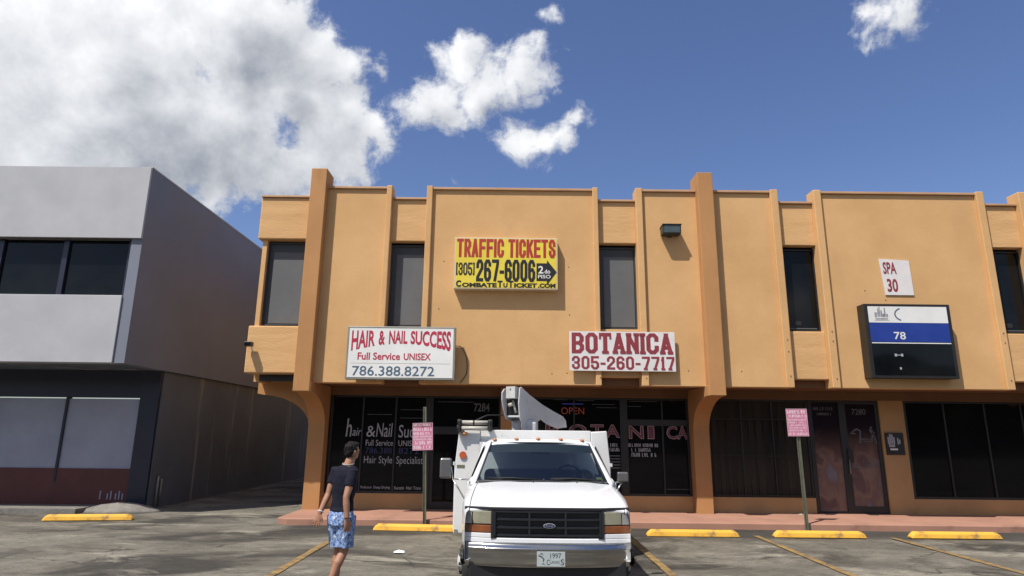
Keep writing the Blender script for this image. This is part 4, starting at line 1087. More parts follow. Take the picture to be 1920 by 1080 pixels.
# fenders
for s in (-1, 1):
    rings = []
    yy_ = [.075, .12, .20, .30, .38, .44, .52, .62, .72, .82, .92, 1.02, 1.12, 1.20, 1.28, 1.36]
    for y in yy_:
        hw, fo, fs_, zc = interp(HW, y), interp(FO, y), interp(FS, y), interp(ZC, y)
        if y <= .13: zb = .83
        zb = .52
        dy = y - .85
        if abs(dy) < .43: zb = max(.52, .36 + math.sqrt(.43 ** 2 - dy ** 2))
        ze = zc - .028
        pr = [(hw + .007, ze - .03), (hw + .008, ze - .004), (hw + .018, ze - .003), (lerp(hw, fo, .45), lerp(ze, fs_, .38)), (lerp(hw, fo, .8), lerp(ze, fs_, .78)), (fo, fs_ - .06), (fo + .004, fs_ - .14), (fo + .003, lerp(fs_ - .14, zb, .5)), (fo - .005, zb), (fo - .05, zb)]
        if y < .12: pr = [(p[0], p[1]) for p in pr]
        rings.append([(s * p[0], y, p[1]) for p in pr])
    tp(MB().loft(rings, closed=False, caps=False), 'fender', 'paint')
# dark wheel wells and underside
tp(MB().box(-.80, .80, .30, 2.9, .42, .95), 'engine_bay', 'plastic')
tp(MB().box(-.86, .86, .10, .34, .30, .52), 'air_dam', 'plastic', bevel=.02)
# nose panels
nose = MB(); 
def curveY(x): return .10 * (abs(x) / .93) ** 3
def strip(mb, x0, x1, z0, z1, dy=0.0, n=10, depth=.03, zf0=None, zf1=None):
    vs = []; fs = []
    for i in range(n + 1):
        x = lerp(x0, x1, i / n); y = curveY(x) + dy
        a = z0 if zf0 is None else zf0(x); b = z1 if zf1 is None else zf1(x)
        vs += [(x, y, a), (x, y, b), (x, y + depth, a), (x, y + depth, b)]
    for i in range(n):
        o = i * 4; p = o + 4
        fs += [(o, p, p + 1, o + 1), (o + 2, o + 3, p + 3, p + 2), (o + 1, p + 1, p + 3, o + 3), (o, o + 2, p + 2, p)]
    fs += [(0, 1, 3, 2), (n * 4, n * 4 + 2, n * 4 + 3, n * 4 + 1)]
    return mb.add(vs, fs, False)
tp(strip(MB(), -.925, .925, 1.035, 1.066, dy=.075, n=24, depth=.05), 'header_trim', 'plastic', bevel=.006)
tp(strip(MB(), -.93, .93, .695, .745, dy=.07, n=24, depth=.06), 'valance', 'paint', bevel=.008)
for s in (-1, 1):
    mb = MB(); strip(mb, s * .60, s * .93, .745, .80, dy=.07, n=8, depth=.06, zf1=lambda x: .79 + .004 * abs(x))
    tp(mb, 'valance_side', 'paint', bevel=.006)
    hb = tp(strip(MB(), s * .595, s * .925, .79, 1.035, dy=.10, n=8, depth=.05), 'lamp_surround', 'plastic')
    h = tp(strip(MB(), s * .615, s * .83, .885, 1.022, dy=.072, n=6, depth=.028), 'headlight', 'headlight', bevel=.008)
    tp(strip(MB(), s * .838, s * .922, .885, 1.022, dy=.072, n=4, depth=.028), 'corner_lens', 'sidelamp', bevel=.006)
    tp(strip(MB(), s * .605, s * .926, .798, .876, dy=.070, n=8, depth=.028), 'turn_signal', 'amber', bevel=.006)
g = MB(); g.prism([(-.56, .742), (.56, .742), (.612, .79), (.60, 1.034), (-.60, 1.034), (-.612, .79)], 'y', .125, .15)
gr_ = tp(g, 'grille', 'grille')
for z in (.775, .855, .94, 1.022):
    tp(strip(MB(), -.585, .585, z - .010, z + .010, dy=.080, n=12, depth=.04), 'grille_bar', 'grillebar', parent=gr_)
for x in (-.585, -.2, .2, .585):
    tp(MB().box(x - .011, x + .011, .082, .13, .765, 1.02), 'grille_bar', 'grillebar', parent=gr_)
tp(MB().prism([(-.625, .742), (-.56, .742), (-.60, .79), (-.595, 1.034), (-.625, 1.034)], 'y', .088, .13), 'grille_surround', 'plastic')
tp(MB().prism([(.625, .742), (.56, .742), (.60, .79), (.595, 1.034), (.625, 1.034)], 'y', .088, .13), 'grille_surround', 'plastic')
def ell(cx, cz, rx, rz, n=24): return [(cx + rx * math.cos(2 * math.pi * i / n), cz + rz * math.sin(2 * math.pi * i / n)) for i in range(n)]
em = tp(MB().prism(ell(.02, .878, .066, .027), 'y', .066, .084), 'emblem', 'silver')
tp(MB().prism(ell(.02, .878, .058, .021), 'y', .062, .066), 'emblem_field', 'emblem', parent=em)
q = MB(); font_text(q, 'Ford', -.022, .062, .866, .892, .062, -.01, .35, thick=.001); tp(q, 'emblem_script', 'silver', parent=em)
# bumper: chrome channel section swept along a bow
def sweep(sec, xs, yf, zf=lambda x: 0.0):
    return [[(x, yf(x) + p[0], p[1] + zf(x)) for p in sec] for x in xs]
xs = [-.93 + 1.86 * i / 28 for i in range(29)]
bow = lambda x: .13 * (abs(x) / .93) ** 2.6
sec = [(.12, .655), (.11, .690), (.035, .697), (.006, .688), (.010, .662), (.0, .650), (-.006, .640), (.004, .630), (.006, .58), (.006, .50), (.016, .462), (.05, .445), (.12, .452)]
bmp = tp(MB().loft(sweep(sec, xs, bow), closed=True, caps=True), 'bumper', 'chrome')
for s in (-1, 1):
    sec2 = [(x_, z_) for (x_, z_) in ((s * .93, .655), (s * .955, .64), (s * .958, .50), (s * .93, .455))]
    mb = MB(); mb.loft([[(x_, y_, z_) for (x_, z_) in sec2] for y_ in (.13, .20, .34)], closed=False, caps=False)
    tp(mb, 'bumper_end', 'chrome', parent=bmp)
pl = tp(MB().box(-.12, .185, -.014, -.008, .475, .628), 'licence_plate', 'plate', bevel=.004)
q = MB(); font_text(q, '1997', .025, .14, .56, .612, -.014, .0, thick=.001); font_text(q, 'C', -.015, .02, .492, .548, -.014, .0, thick=.001)
font_text(q, 'LASSIC', .022, .130, .508, .535, -.014, .0, thick=.001); font_text(q, 'S', .136, .172, .492, .552, -.014, .0, thick=.001)
vs, fs = ribbon([(-.10, .585), (-.07, .575), (-.045, .55), (-.05, .53)], .010); q.add([(v.x, -.015, v.y) for v in vs], fs)
vs, fs = ribbon([(-.085, .60), (-.07, .61), (-.055, .595)], .006); q.add([(v.x, -.015, v.y) for v in vs], fs)
vs, fs = ribbon([(-.065, .50), (-.05, .51), (-.04, .495)], .006); q.add([(v.x, -.015, v.y) for v in vs], fs)
tp(q, 'plate_print', 'black', parent=pl)

# cab
zb, zr = 1.265, 1.735
WB, WT = .845, .685            # half widths of the glass at the base and at the top
yB, yT = 1.31, 1.86
def wsy(u, v): return lerp(yB, yT, v) - .085 * (1 - u * u) * lerp(1, .7, v)
def wspt(u, v, off=0.0):
    return (u * lerp(WB, WT, v), wsy(u, v) + off, lerp(zb, zr, v) + .012 * (1 - u * u) * (1 if v > .5 else 0))
rings = [[wspt(-1 + 2 * i / 14, v) for i in range(15)] for v in (0, .25, .5, .75, 1)]
tp(MB().loft(rings, closed=False, caps=False), 'windshield', 'windscreen')
# tinted band across the top of the glass
rings = [[(lambda p: (p[0] * .985, p[1] + .006, p[2]))(wspt(-1 + 2 * i / 14, v)) for i in range(15)] for v in (.74, .87, .995)]
tp(MB().loft(rings, closed=False, caps=False), 'shade_band', 'screendark')
# black seal
def edge(uv, r, nm, m):
    tp(MB().tube([(wspt(u, v)[0], wspt(u, v)[1] - .004, wspt(u, v)[2]) for (u, v) in uv], r, 6), nm, m)
edge([(-1, 0), (-1, .5), (-1, 1)], .012, 'seal', 'rubber'); edge([(1, 0), (1, .5), (1, 1)], .012, 'seal', 'rubber')
edge([(-1 + .2 * i, 1) for i in range(11)], .011, 'seal', 'rubber'); edge([(-1 + .2 * i, 0) for i in range(11)], .014, 'seal', 'rubber')
# pillars
for s in (-1, 1):
    rr = []
    for v in (-.12, 0, .25, .5, .75, 1.0, 1.06):
        x, y, z = wspt(s, min(v, 1)); 
        z = lerp(zb, zr, v); y = lerp(yB, yT, v); x = s * lerp(WB, WT, v)
        w = lerp(.085, .055, max(v, 0))
        rr.append([(x + s * .010, y - .018, z), (x + s * w * .6, y - .012, z), (x + s * w, y + .03, z), (x + s * w, y + .09, z), (x + s * .012, y + .07, z)])
    tp(MB().loft(rr, closed=True, caps=True), 'windshield_pillar', 'paint')
# roof
rings = []
RY = [1.835, 1.86, 1.92, 2.05, 2.3, 2.6, 2.82, 2.88]
RZ = [1.745, 1.772, 1.795, 1.815, 1.822, 1.815, 1.79, 1.755]
for y, zc in zip(RY, RZ):
    r = []
    for i in range(17):
        u = -1 + 2 * i / 16; a = abs(u)
        z = zc - .018 * a ** 2 - (.05 * max(0, (a - .82) / .18) ** 2)
        yy = y - .055 * (1 - u * u) * max(0, (2.1 - y) / .3 if y < 2.1 else 0)
        r.append((u * .765, yy, z))
    rings.append(r)
under = [[(x, y + .01, z - .03) for (x, y, z) in rings[0]]]
tp(MB().loft(under + rings, closed=False, caps=False), 'roof', 'paint', subd=1)
tp(MB().box(-.74, .74, 1.95, 2.86, 1.70, 1.735), 'headliner', 'cabinside')
for i, x in enumerate((-.64, -.335, -.03, .29, .59)):
    z = 1.80 - .04 * abs(x) ** 2
    tp(MB().ball((x, 1.90 - .03 * (1 - x * x), z), (.032, .05, .020), 12, 6), 'clearance_light', 'amberlight')
# doors, side glass, rear wall
for s in (-1, 1):
    dr = tp(MB().prism([(1.39, .50), (2.55, .50), (2.55, 1.25), (1.385, 1.25)], 'x', s * .93, s * .985), 'door', 'paint', bevel=.02)
    tp(MB().box(s * .985, s * 1.005, 2.28, 2.46, 1.08, 1.12), 'handle', 'plastic', parent=dr, bevel=.005)
    tp(MB().add([(s * .955, 1.55, 1.27), (s * .955, 2.50, 1.27), (s * .80, 2.42, 1.70), (s * .80, 1.98, 1.70)], [(0, 1, 2, 3)]), 'side_window', 'blackglass')
    tp(MB().prism([(2.56, .50), (2.92, .50), (2.92, 1.25), (2.56, 1.25)], 'x', s * .92, s * .982), 'cab_corner', 'paint', bevel=.015)
    tp(MB().loft([[(s * .965, 1.36, 1.245), (s * .985, 2.92, 1.245), (s * .95, 2.92, 1.30), (s * .93, 1.42, 1.30)][:4], [(s * .90, 1.36, 1.245), (s * .90, 2.92, 1.245), (s * .90, 2.92, 1.28), (s * .88, 1.42, 1.29)]], closed=True), 'belt_line', 'paint')
    tp(MB().tube([(s * .95, 2.52, 1.26), (s * .79, 2.44, 1.73)], .035, 8), 'rear_pillar', 'paint')
tp(MB().box(-.90, .90, 2.86, 2.93, .50, 1.74), 'rear_wall', 'paint')
tp(MB().box(-.84, .84, 1.42, 1.75, 1.05, 1.235), 'dashboard', 'cabinside', bevel=.04)
tp(MB().box(-.80, .80, 2.35, 2.75, .80, 1.35), 'seat', 'cabinside', bevel=.06)
mb = MB(); mb.tube([(.40 + .19 * math.cos(t), 1.88 + .07 * math.sin(t), 1.27 + .17 * math.sin(t)) for t in [2 * math.pi * i / 20 for i in range(21)]], .014, 8)
tp(mb, 'steering_wheel', 'plastic')
tp(MB().box(-.13, .13, 1.80, 1.82, 1.60, 1.67), 'rear_view_mirror', 'plastic', bevel=.01)
tp(MB().add([(.72, 1.352, 1.292), (.79, 1.362, 1.292), (.79, 1.385, 1.318), (.72, 1.375, 1.318)], [(0, 1, 2, 3)]), 'inspection_sticker', 'limestick')
# cowl and wipers
rings = [[(u * .86, 1.235 - .05 * (1 - u * u), 1.262 + .012 * (1 - u * u)) for u in [-1 + .125 * i for i in range(17)]], [(u * .86, 1.33 - .06 * (1 - u * u), 1.262 + .010 * (1 - u * u)) for u in [-1 + .125 * i for i in range(17)]]]
tp(MB().loft(rings, closed=False, caps=False), 'cowl', 'paint')
for (x0_, x1_) in ((.02, -.72), (.78, .12)):
    u0, u1 = x0_ / WB, x1_ / WB
    p0 = (x0_, 1.24, 1.285); p1 = wspt(u1, .085); pm = wspt(lerp(u0, u1, .55), .07)
    w_ = tp(MB().tube([p0, (pm[0], pm[1] - .03, pm[2] + .01), (p1[0], p1[1] - .02, p1[2])], .007, 6), 'wiper', 'rubber')
    tp(MB().tube([(lambda p: (p[0], p[1] - .012, p[2]))(wspt(lerp(u0, u1, t), .055 + .01 * t)) for t in (.12, .4, .7, 1.02)], .008, 6), 'wiper_blade', 'rubber', parent=w_)
    tp(MB().ball((x0_, 1.235, 1.285), .018, 8, 6), 'wiper_pivot', 'rubber', parent=w_)
tp(MB().ball((-.12, 1.16, 1.268), .010, 8, 5), 'washer_jet', 'rubber'); tp(MB().ball((.44, 1.16, 1.266), .010, 8, 5), 'washer_jet', 'rubber')
# door mirrors on tripod arms
mr = tp(MB().box(-1.375, -1.215, 1.60, 1.66, 1.265, 1.535), 'wing_mirror', 'mirror', bevel=.028, segs=4)
tp(MB().tube([(-1.22, 1.62, 1.42), (-1.20, 1.64, 1.30), (-1.20, 1.64, 1.26)], .008, 6), 'mirror_arm', 'stainless', parent=mr)
tp(MB().tube([(-1.20, 1.64, 1.262), (-.95, 1.62, 1.255)], .010, 6), 'mirror_arm', 'stainless', parent=mr)
tp(MB().tube([(-1.20, 1.64, 1.262), (-1.10, 1.62, 1.12), (-.99, 1.60, .95)], .011, 6), 'mirror_arm', 'stainless', parent=mr)
mr = tp(MB().box(1.035, 1.185, 1.60, 1.66, 1.245, 1.375), 'wing_mirror', 'mirror', bevel=.02, segs=4)
tp(MB().tube([(1.11, 1.63, 1.25), (.98, 1.60, 1.235), (.93, 1.60, 1.235)], .010, 6), 'mirror_arm', 'stainless', parent=mr)
tp(MB().tube([(1.10, 1.63, 1.25), (.99, 1.60, 1.08)], .011, 6), 'mirror_arm', 'stainless', parent=mr)
# wheels
def wheel(x, y, s, front=True):
    r = .36; w = .21
    c = (x, y, r)
    t = MB(); prof = [(.0, .20), (.02, .30), (.05, .345), (.08, .36), (.15, .36), (.19, .345), (.21, .30), (.21, .20)]
    n = 36
    t.loft([[(x + s * (p[0] - .105), y + p[1] * math.cos(2 * math.pi * i / n), r + p[1] * math.sin(2 * math.pi * i / n)) for i in range(n)] for p in prof], caps=False)
    o = tp(t, 'wheel', 'tyre')
    d = .11 if front else -.02
    m_ = MB(); prof = [(.10, .205), (.10, .19), (d - .02, .17), (d, .12), (d + .03, .085), (d + .06, .08), (d + .07, .05), (d + .07, .001)]
    m_.loft([[(x + s * p[0], y + p[1] * math.cos(2 * math.pi * i / n), r + p[1] * math.sin(2 * math.pi * i / n)) for i in range(n)] for p in prof], caps=False)
    tp(m_, 'rim', 'rim', parent=o)
    for i in range(8):
        a = 2 * math.pi * i / 8
        tp(MB().tube([(x + s * (d - .02), y + .125 * math.cos(a), r + .125 * math.sin(a)), (x + s * (d + .045), y + .125 * math.cos(a), r + .125 * math.sin(a))], .016, 6), 'lug_nut', 'bars', parent=o)
for s in (-1, 1):
    wheel(s * .86, .86, s); wheel(s * 1.00, 4.15, s, False); wheel(s * .76, 4.15, s, False)
# utility body
tp(MB().box(-.42, .42, 2.6, 6.0, .42, .58), 'chassis', 'plastic')
for (xa, xb, xta, xtb, nm) in ((-1.285, -.90, -1.235, -.90, 'l'), (.86, 1.155, .86, 1.11, 'r')):
    mb = MB()
    yA, yB_ = 3.0, 5.75
    pts = [(xa, .37), (xb, .37), (xb, 1.41), (xtb if nm == 'r' else xb, 1.925), (xta, 1.905), (xa, 1.41)]
    mb.prism(pts, 'y', yA, yB_)
    cb = tp(mb, 'side_cabinet', 'bodywhite', bevel=.012)
    sx = xa if nm == 'l' else xb; sg_ = -1 if nm == 'l' else 1
    for (a_, b_, c_, d_) in ((3.05, 3.80, .42, 1.38), (4.62, 5.70, .42, 1.38), (3.85, 4.58, .86, 1.38)):
        dd = tp(MB().box(sx, sx + sg_ * .012, a_, b_, c_, d_), 'locker_door', 'bodywhite', parent=cb, bevel=.004)
    tp(MB().box(sx - .006 if nm == 'l' else sx - .006, sx + sg_ * .03, 2.99, 3.015, 1.38, 1.43), 'latch', 'bodywhite', parent=cb)
tp(MB().box(-.894, .854, 3.02, 3.07, .60, 1.925), 'headboard', 'bodywhite', bevel=.008)
tp(MB().box(-.90, .86, 3.07, 5.9, .60, .68), 'deck', 'bodywhite')
tp(MB().box(-1.27, 1.15, 5.75, 6.0, .38, .62), 'rear_step', 'bodywhite', bevel=.01)
tp(MB().box(-1.27, -1.22, 2.985, 3.0, .37, .43), 'mud_bracket', 'cab_grey')
tp(MB().tube([(-1.165, 2.975, 1.535), (-1.165, 3.0, 1.535)], .055, 20), 'marker_lamp', 'orange')
tp(MB().box(-1.255, -1.135, 2.992, 3.0, 1.345, 1.385), 'sticker', 'olive')
tp(MB().ball((-1.145, 2.965, 1.862), (.06, .05, .030), 12, 6), 'beacon', 'amberlight')
tp(MB().tube([(1.03, 2.985, 1.32), (1.03, 3.0, 1.32)], .012, 8), 'bolt', 'bars')
# rack rollers on top of the near-side cabinet
rk = tp(MB().box(-1.245, -1.215, 2.88, 3.05, 1.88, 2.06).box(-.77, -.74, 2.88, 3.05, 1.90, 2.06), 'roller_rack', 'rubber')
tp(MB().tube([(-1.20, 2.93, 1.945), (-.78, 2.93, 1.945)], .034, 12), 'roller', 'roller', parent=rk)
tp(MB().tube([(-1.20, 3.02, 2.035), (-.78, 3.02, 2.035)], .034, 12), 'roller', 'roller', parent=rk)
tp(MB().tube([(-1.02, 3.02, 2.035), (-.995, 3.02, 2.035)], .040, 12), 'roller_clamp', 'rubber', parent=rk)
for x in (-1.235, -.745):
    tp(MB().tube([(x - .03, 2.93, 1.95), (x + .035, 2.93, 1.95)], .050, 12), 'roller_end', 'rubber', parent=rk)
    tp(MB().tube([(x - .03, 3.02, 2.04), (x + .035, 3.02, 2.04)], .048, 12), 'roller_end', 'rubber', parent=rk)
tp(MB().tube([(-.98, 3.06, 2.07), (-.80, 3.2, 2.16), (-.55, 3.3, 2.165)], .010, 6), 'rack_lever', 'rubber', parent=rk)
# boom: knuckle plates leaning back towards the tail
Ax, Ay = .15 - .42, 10.40 - 7.30
Dx, Dy = .88, 1.60; Ln = math.hypot(Dx, Dy); dx, dy = Dx / Ln, Dy / Ln; nx, ny = -dy, dx     # nx,ny points to the left plate
def bp(s, z, o=0.0): return (Ax + dx * s * Ln + nx * o, Ay + dy * s * Ln + ny * o, z)
plate = [(0.0, 2.60), (.03, 2.615), (.20, 2.50), (.45, 2.37), (.70, 2.27), (.93, 2.19), (1.0, 2.12), (1.02, 2.00), (.80, 1.97), (.56, 2.04), (.50, 2.07), (.36, 2.155), (.36, 1.90), (.04, 1.90), (.03, 2.06), (.0, 2.13), (-.02, 2.35)]
def plate_mesh(outline, o, th):
    n = len(outline); vs = [bp(s, z, o) for (s, z) in outline] + [bp(s, z, o + th) for (s, z) in outline]
    fs = [tuple(range(n)), tuple(range(n, 2 * n))[::-1]] + [(i, (i + 1) % n, n + (i + 1) % n, n + i) for i in range(n)]
    return MB().add(vs, fs)
bm_ = tp(plate_mesh(plate, 0.0, .018), 'boom', 'boom', bevel=.004)
pl2 = [(-.02, 2.585), (.02, 2.60), (.20, 2.50), (.45, 2.37), (.70, 2.27), (.70, 2.10), (.40, 2.12), (.20, 2.05), (.02, 2.10), (-.03, 2.25), (-.06, 2.40), (-.06, 2.52)]
tp(plate_mesh(pl2, .27, .018), 'cheek_plate', 'boom', parent=bm_, bevel=.004)
def slab(s0, s1, z0a, z1a, z0b, z1b, o0, o1, nm, m):
    vs = [bp(s0, z0a, o0), bp(s0, z0a, o1), bp(s0, z1a, o1), bp(s0, z1a, o0), bp(s1, z0b, o0), bp(s1, z0b, o1), bp(s1, z1b, o1), bp(s1, z1b, o0)]
    return tp(MB().add(vs, [(0, 1, 2, 3), (4, 7, 6, 5), (0, 4, 5, 1), (3, 2, 6, 7), (0, 3, 7, 4), (1, 5, 6, 2)]), nm, m, parent=bm_, bevel=.006)
slab(-.04, .10, 2.43, 2.62, 2.42, 2.60, .055, .225, 'knuckle_block', 'rim')
slab(.10, .95, 2.36, 2.52, 2.00, 2.14, .05, .23, 'upper_arm', 'boom')
slab(0.02, .12, 2.13, 2.16, 2.13, 2.16, .018, .27, 'cross_plate', 'boom')
slab(.02, .05, 2.17, 2.42, 2.17, 2.42, .03, .26, 'shadow_web', 'bars')
tp(MB().tube([bp(.02, 2.20, .09), bp(.02, 2.40, .15)], .022, 8), 'hydraulic_ram', 'roller', parent=bm_)
tp(MB().tube([bp(-.01, 2.34, .13), bp(-.01, 2.32, .20)], .03, 8), 'hydraulic_ram', 'roller', parent=bm_)
tp(MB().tube([bp(-.045, 2.575, .14), bp(-.035, 2.575, .14)], .010, 8), 'pin', 'bars', parent=bm_)
tp(MB().tube([bp(.03, 2.06, .02), bp(.03, 1.60, .02)], .012, 8), 'hose', 'rubber', parent=bm_)

# pedestal under the boom
pc = bp(.20, 0, .12)
tp(MB().box(pc[0] - .20, pc[0] + .20, pc[1] - .16, pc[1] + .24, .68, 2.06), 'pedestal', 'boom', bevel=.02)
tp(MB().tube([(pc[0], pc[1] + .04, 2.03), (pc[0], pc[1] + .04, 2.09)], .20, 20), 'turntable', 'boom')
# man basket stowed behind
bk = MB(); bk.box(.20, .75, 5.05, 5.65, .85, 1.85); tp(bk, 'bucket', 'bodywhite', bevel=.05)

# ------------------------------------------------------------------ person
def bake(o):
    dg = bpy.context.evaluated_depsgraph_get(); dg.update()
    me = bpy.data.meshes.new_from_object(o.evaluated_get(dg)); old = o.data; nm = old.name
    o.modifiers.clear(); o.data = me
    if not me.materials: me.materials.append(old.materials[0])
    for p in me.polygons: p.use_smooth = True
def organic(mb, name, m, parent, voxel=.006, smooth=6, noise_amp=0.0, noise_sc=8.0):
    o = mb.build(name, m, parent, world=False)
    r = o.modifiers.new('r', 'REMESH'); r.mode = 'VOXEL'; r.voxel_size = voxel; r.use_smooth_shade = True
    s = o.modifiers.new('s', 'SMOOTH'); s.iterations = smooth; s.factor = .5
    bake(o)
    if noise_amp:
        for v in o.data.vertices:
            n = v.normal; k = mnoise.noise(Vector((v.co.x * noise_sc, v.co.y * noise_sc, v.co.z * noise_sc * .6))) + .5 * mnoise.noise(Vector((v.co.x * noise_sc * 2.3, v.co.y * noise_sc * 2.3, v.co.z * noise_sc * 1.2 + 5)))
            v.co += n * k * noise_amp
        o.data.update()
    return o
def oval_tube(mb, rows, n=20, ax=None):
    """rows: (centre, rx, ry, facing angle) rings stacked roughly along z"""
    rings = []
    for (c, rx, ry, a) in rows:
        ca, sa = math.cos(a), math.sin(a)
        rings.append([(c[0] + rx * math.cos(t) * ca - ry * math.sin(t) * sa, c[1] + rx * math.cos(t) * sa + ry * math.sin(t) * ca, c[2]) for t in [2 * math.pi * i / n for i in range(n)]])
    return mb.loft(rings)

PX, PY = -1.99, 7.92
P = root('person', (PX, PY, 0), 'person in navy short sleeved top and blue patterned shorts walking past the truck', 'person')
# local frame: +x right in the picture, +y away from the camera. The body faces away and to the right.
FA = R(-38)                        # chest direction measured from +y towards +x
fx, fy = math.sin(-FA), math.cos(-FA)      # forward
rx_, ry_ = fy, -fx                          # person's right-hand side
def W(f, r, z): return (f * fx + r * rx_, f * fy + r * ry_, z)
hip = W(0, 0, .92); 
def off(p, f, r, z): q_ = W(f, r, 0); return (p[0] + q_[0], p[1] + q_[1], p[2] + z)
tilt = -.02
torso = [((-.005, 0, .86), .150, .110), ((-.005, 0, .93), .158, .112), ((0, 0, 1.00), .145, .102), ((.0, 0, 1.08), .138, .096), ((.005, 0, 1.17), .150, .102), ((.01, 0, 1.27), .170, .108), ((.015, 0, 1.36), .178, .105), ((.02, 0, 1.42), .165, .090), ((.025, .0, 1.455), .110, .072), ((.03, 0, 1.475), .068, .062)]
A = -math.radians(38)
def torso_rows(k=0.0, lo=0, hi=99): return [(c, a + k, b + k, A) for (c, a, b) in torso[lo:hi]]
neck0 = (.032, .0, 1.46); neck1 = (.062, .022, 1.56)
head_c = (.070, .03, 1.638)
# arms: the left arm swings out behind (picture left), the right arm hangs bent near the thigh
LS = off((.012, 0, 1.395), 0, -.165, 0); RS = off((.012, 0, 1.395), 0, .165, 0)
LS = (-.135, .09, 1.395); RS = (.125, -.10, 1.385)
LE = (-.185, .03, 1.135); LW = (-.245, -.07, .925)
RE = (.085, -.20, 1.12); RW = (.120, -.225, .875)
hipL = (-.075, .04, .90); hipR = (.075, -.045, .90)
# trailing leg (picture right at the hem) runs down to the left; the other is behind it
kneeA = (.055, -.02, .50); ankA = (-.075, -.17, .105)
kneeB = (-.035, .10, .50); ankB = (-.055, .13, .085)
body = MB()
oval_tube(body, torso_rows(-.012))
body.tube([neck0, neck1], [.058, .054], 16)
for (S, E_, Wr) in ((LS, LE, LW), (RS, RE, RW)):
    body.tube([S, tuple(lerp(S[i], E_[i], .5) for i in range(3)), E_, tuple(lerp(E_[i], Wr[i], .3) for i in range(3)), Wr], [.050, .046, .037, .039, .027], 14)
    body.ball(S, .053, 12, 8)
for (H_, K_, An) in ((hipR, kneeA, ankA), (hipL, kneeB, ankB)):
    c1 = tuple(lerp(K_[i], An[i], .28) for i in range(3))
    c1 = (c1[0] - .008, c1[1] - .018, c1[2])
    body.tube([H_, tuple(lerp(H_[i], K_[i], .5) for i in range(3)), K_, c1, tuple(lerp(K_[i], An[i], .7) for i in range(3)), An], [.088, .076, .054, .056, .038, .034], 16)
    body.ball(K_, (.053, .055, .058), 12, 8)
# feet
def foot(an, d, heel):
    d = Vector(d).normalized(); a = Vector(an)
    body.tube([a + Vector((0, 0, .02)), a + Vector((0, 0, -.045)) - d * .02], [.034, .036], 12)
    body.tube([a - d * .045 + Vector((0, 0, -.06 + heel)), a + d * .03 + Vector((0, 0, -.055 + heel * .6)), a + d * .12 + Vector((0, 0, -.07)), a + d * .17 + Vector((0, 0, -.075))], [.034, .038, .034, .020], 12)
    for k in range(5):
        side = Vector((d.y, -d.x, 0)) * (-.030 + .015 * k)
        body.tube([a + d * .15 + side + Vector((0, 0, -.075)), a + d * (.195 - .007 * abs(k - 1)) + side * 1.1 + Vector((0, 0, -.079))], [.010, .008], 8)
foot((ankA[0], ankA[1], .10), (.75, .55, 0), .012); foot((ankB[0], ankB[1], .10), (.8, .5, 0), 0.0)
# hands
def hand(wr, palm_dir, across, nrm, curl, spread, thumb_side):
    p = Vector(palm_dir).normalized(); c = Vector(across).normalized(); c = (c - p * c.dot(p)).normalized(); n_ = p.cross(c).normalized()
    if n_.dot(Vector(nrm)) < 0: n_ = -n_
    w = Vector(wr)
    # palm: a flattened wedge
    rings = []
    for (t, wd, th) in ((-.01, .024, .020), (.02, .032, .018), (.055, .040, .016), (.088, .041, .013)):
        rings.append([tuple(w + p * t + c * wd * math.cos(a_) + n_ * th * math.sin(a_)) for a_ in [2 * math.pi * i / 12 for i in range(12)]])
    body.loft(rings)
    Ls = [.068, .078, .074, .058]
    for k in range(4):
        o_ = (-.030 + .020 * k) * thumb_side * -1
        base = w + p * .078 + c * o_
        ang = spread * (k - 1.5) * thumb_side * -1
        d0 = (p + c * ang * .18).normalized()
        d1 = (d0 * math.cos(curl) + n_ * math.sin(curl)).normalized(); d2 = (d0 * math.cos(curl * 2) + n_ * math.sin(curl * 2)).normalized()
        L_k = Ls[k]; a0 = base; a1 = a0 + d0 * L_k * .42; a2 = a1 + d1 * L_k * .32; a3 = a2 + d2 * L_k * .26
        body.tube([a0 - d0 * .02, a0, a1, a2, a3], [.0100, .0100, .0092, .0085, .0068], 8)
    tb = w + p * .022 + c * .026 * thumb_side
    t1 = (p * .75 + c * .75 * thumb_side + n_ * .15).normalized(); t2 = (p * .95 + c * .3 * thumb_side + n_ * .2).normalized()
    body.tube([tb - t1 * .012, tb + t1 * .030, tb + t1 * .030 + t2 * .030, tb + t1 * .030 + t2 * .052], [.013, .0115, .010, .0075], 8)
hand(LW, (-.25, -.15, -1), (1, -.25, -.2), (.3, 1, .2), .22, 1.3, 1)
hand(RW, (.05, .10, -1), (.8, .6, .1), (.5, .8, 0), .35, .6, 1)
# head: turned to the person's right, three-quarter back view with the cheek showing
HA = R(-46); hf = Vector((math.sin(-HA), math.cos(-HA), 0)); hr = Vector((hf.y, -hf.x, 0)); hu = Vector((0, 0, 1))
hc = Vector(head_c)
def Hh(f, r, u): return tuple(hc + (hf * f + hr * r + hu * u) * .87)
def head_ball(c, r3):
    rings = []; n = 18; m = 10
    for k in range(m + 1):
        t = min(max(math.pi * k / m, .03), math.pi - .03)
        rings.append([Hh(c[0] + r3[0] * math.sin(t) * math.cos(2 * math.pi * q_ / n), c[1] + r3[1] * math.sin(t) * math.sin(2 * math.pi * q_ / n), c[2] - r3[2] * math.cos(t)) for q_ in range(n)])
    body.loft(rings)
head_ball((-.008, 0, .022), (.098, .076, .098)); head_ball((.025, 0, -.045), (.062, .054, .066)); head_ball((.060, 0, -.082), (.026, .028, .022))
head_ball((.088, 0, -.020), (.020, .011, .022)); head_ball((.096, 0, -.032), (.012, .013, .009))
head_ball((.078, 0, .020), (.018, .050, .012)); head_ball((.082, 0, -.056), (.012, .022, .007)); head_ball((.080, 0, -.068), (.012, .020, .007))
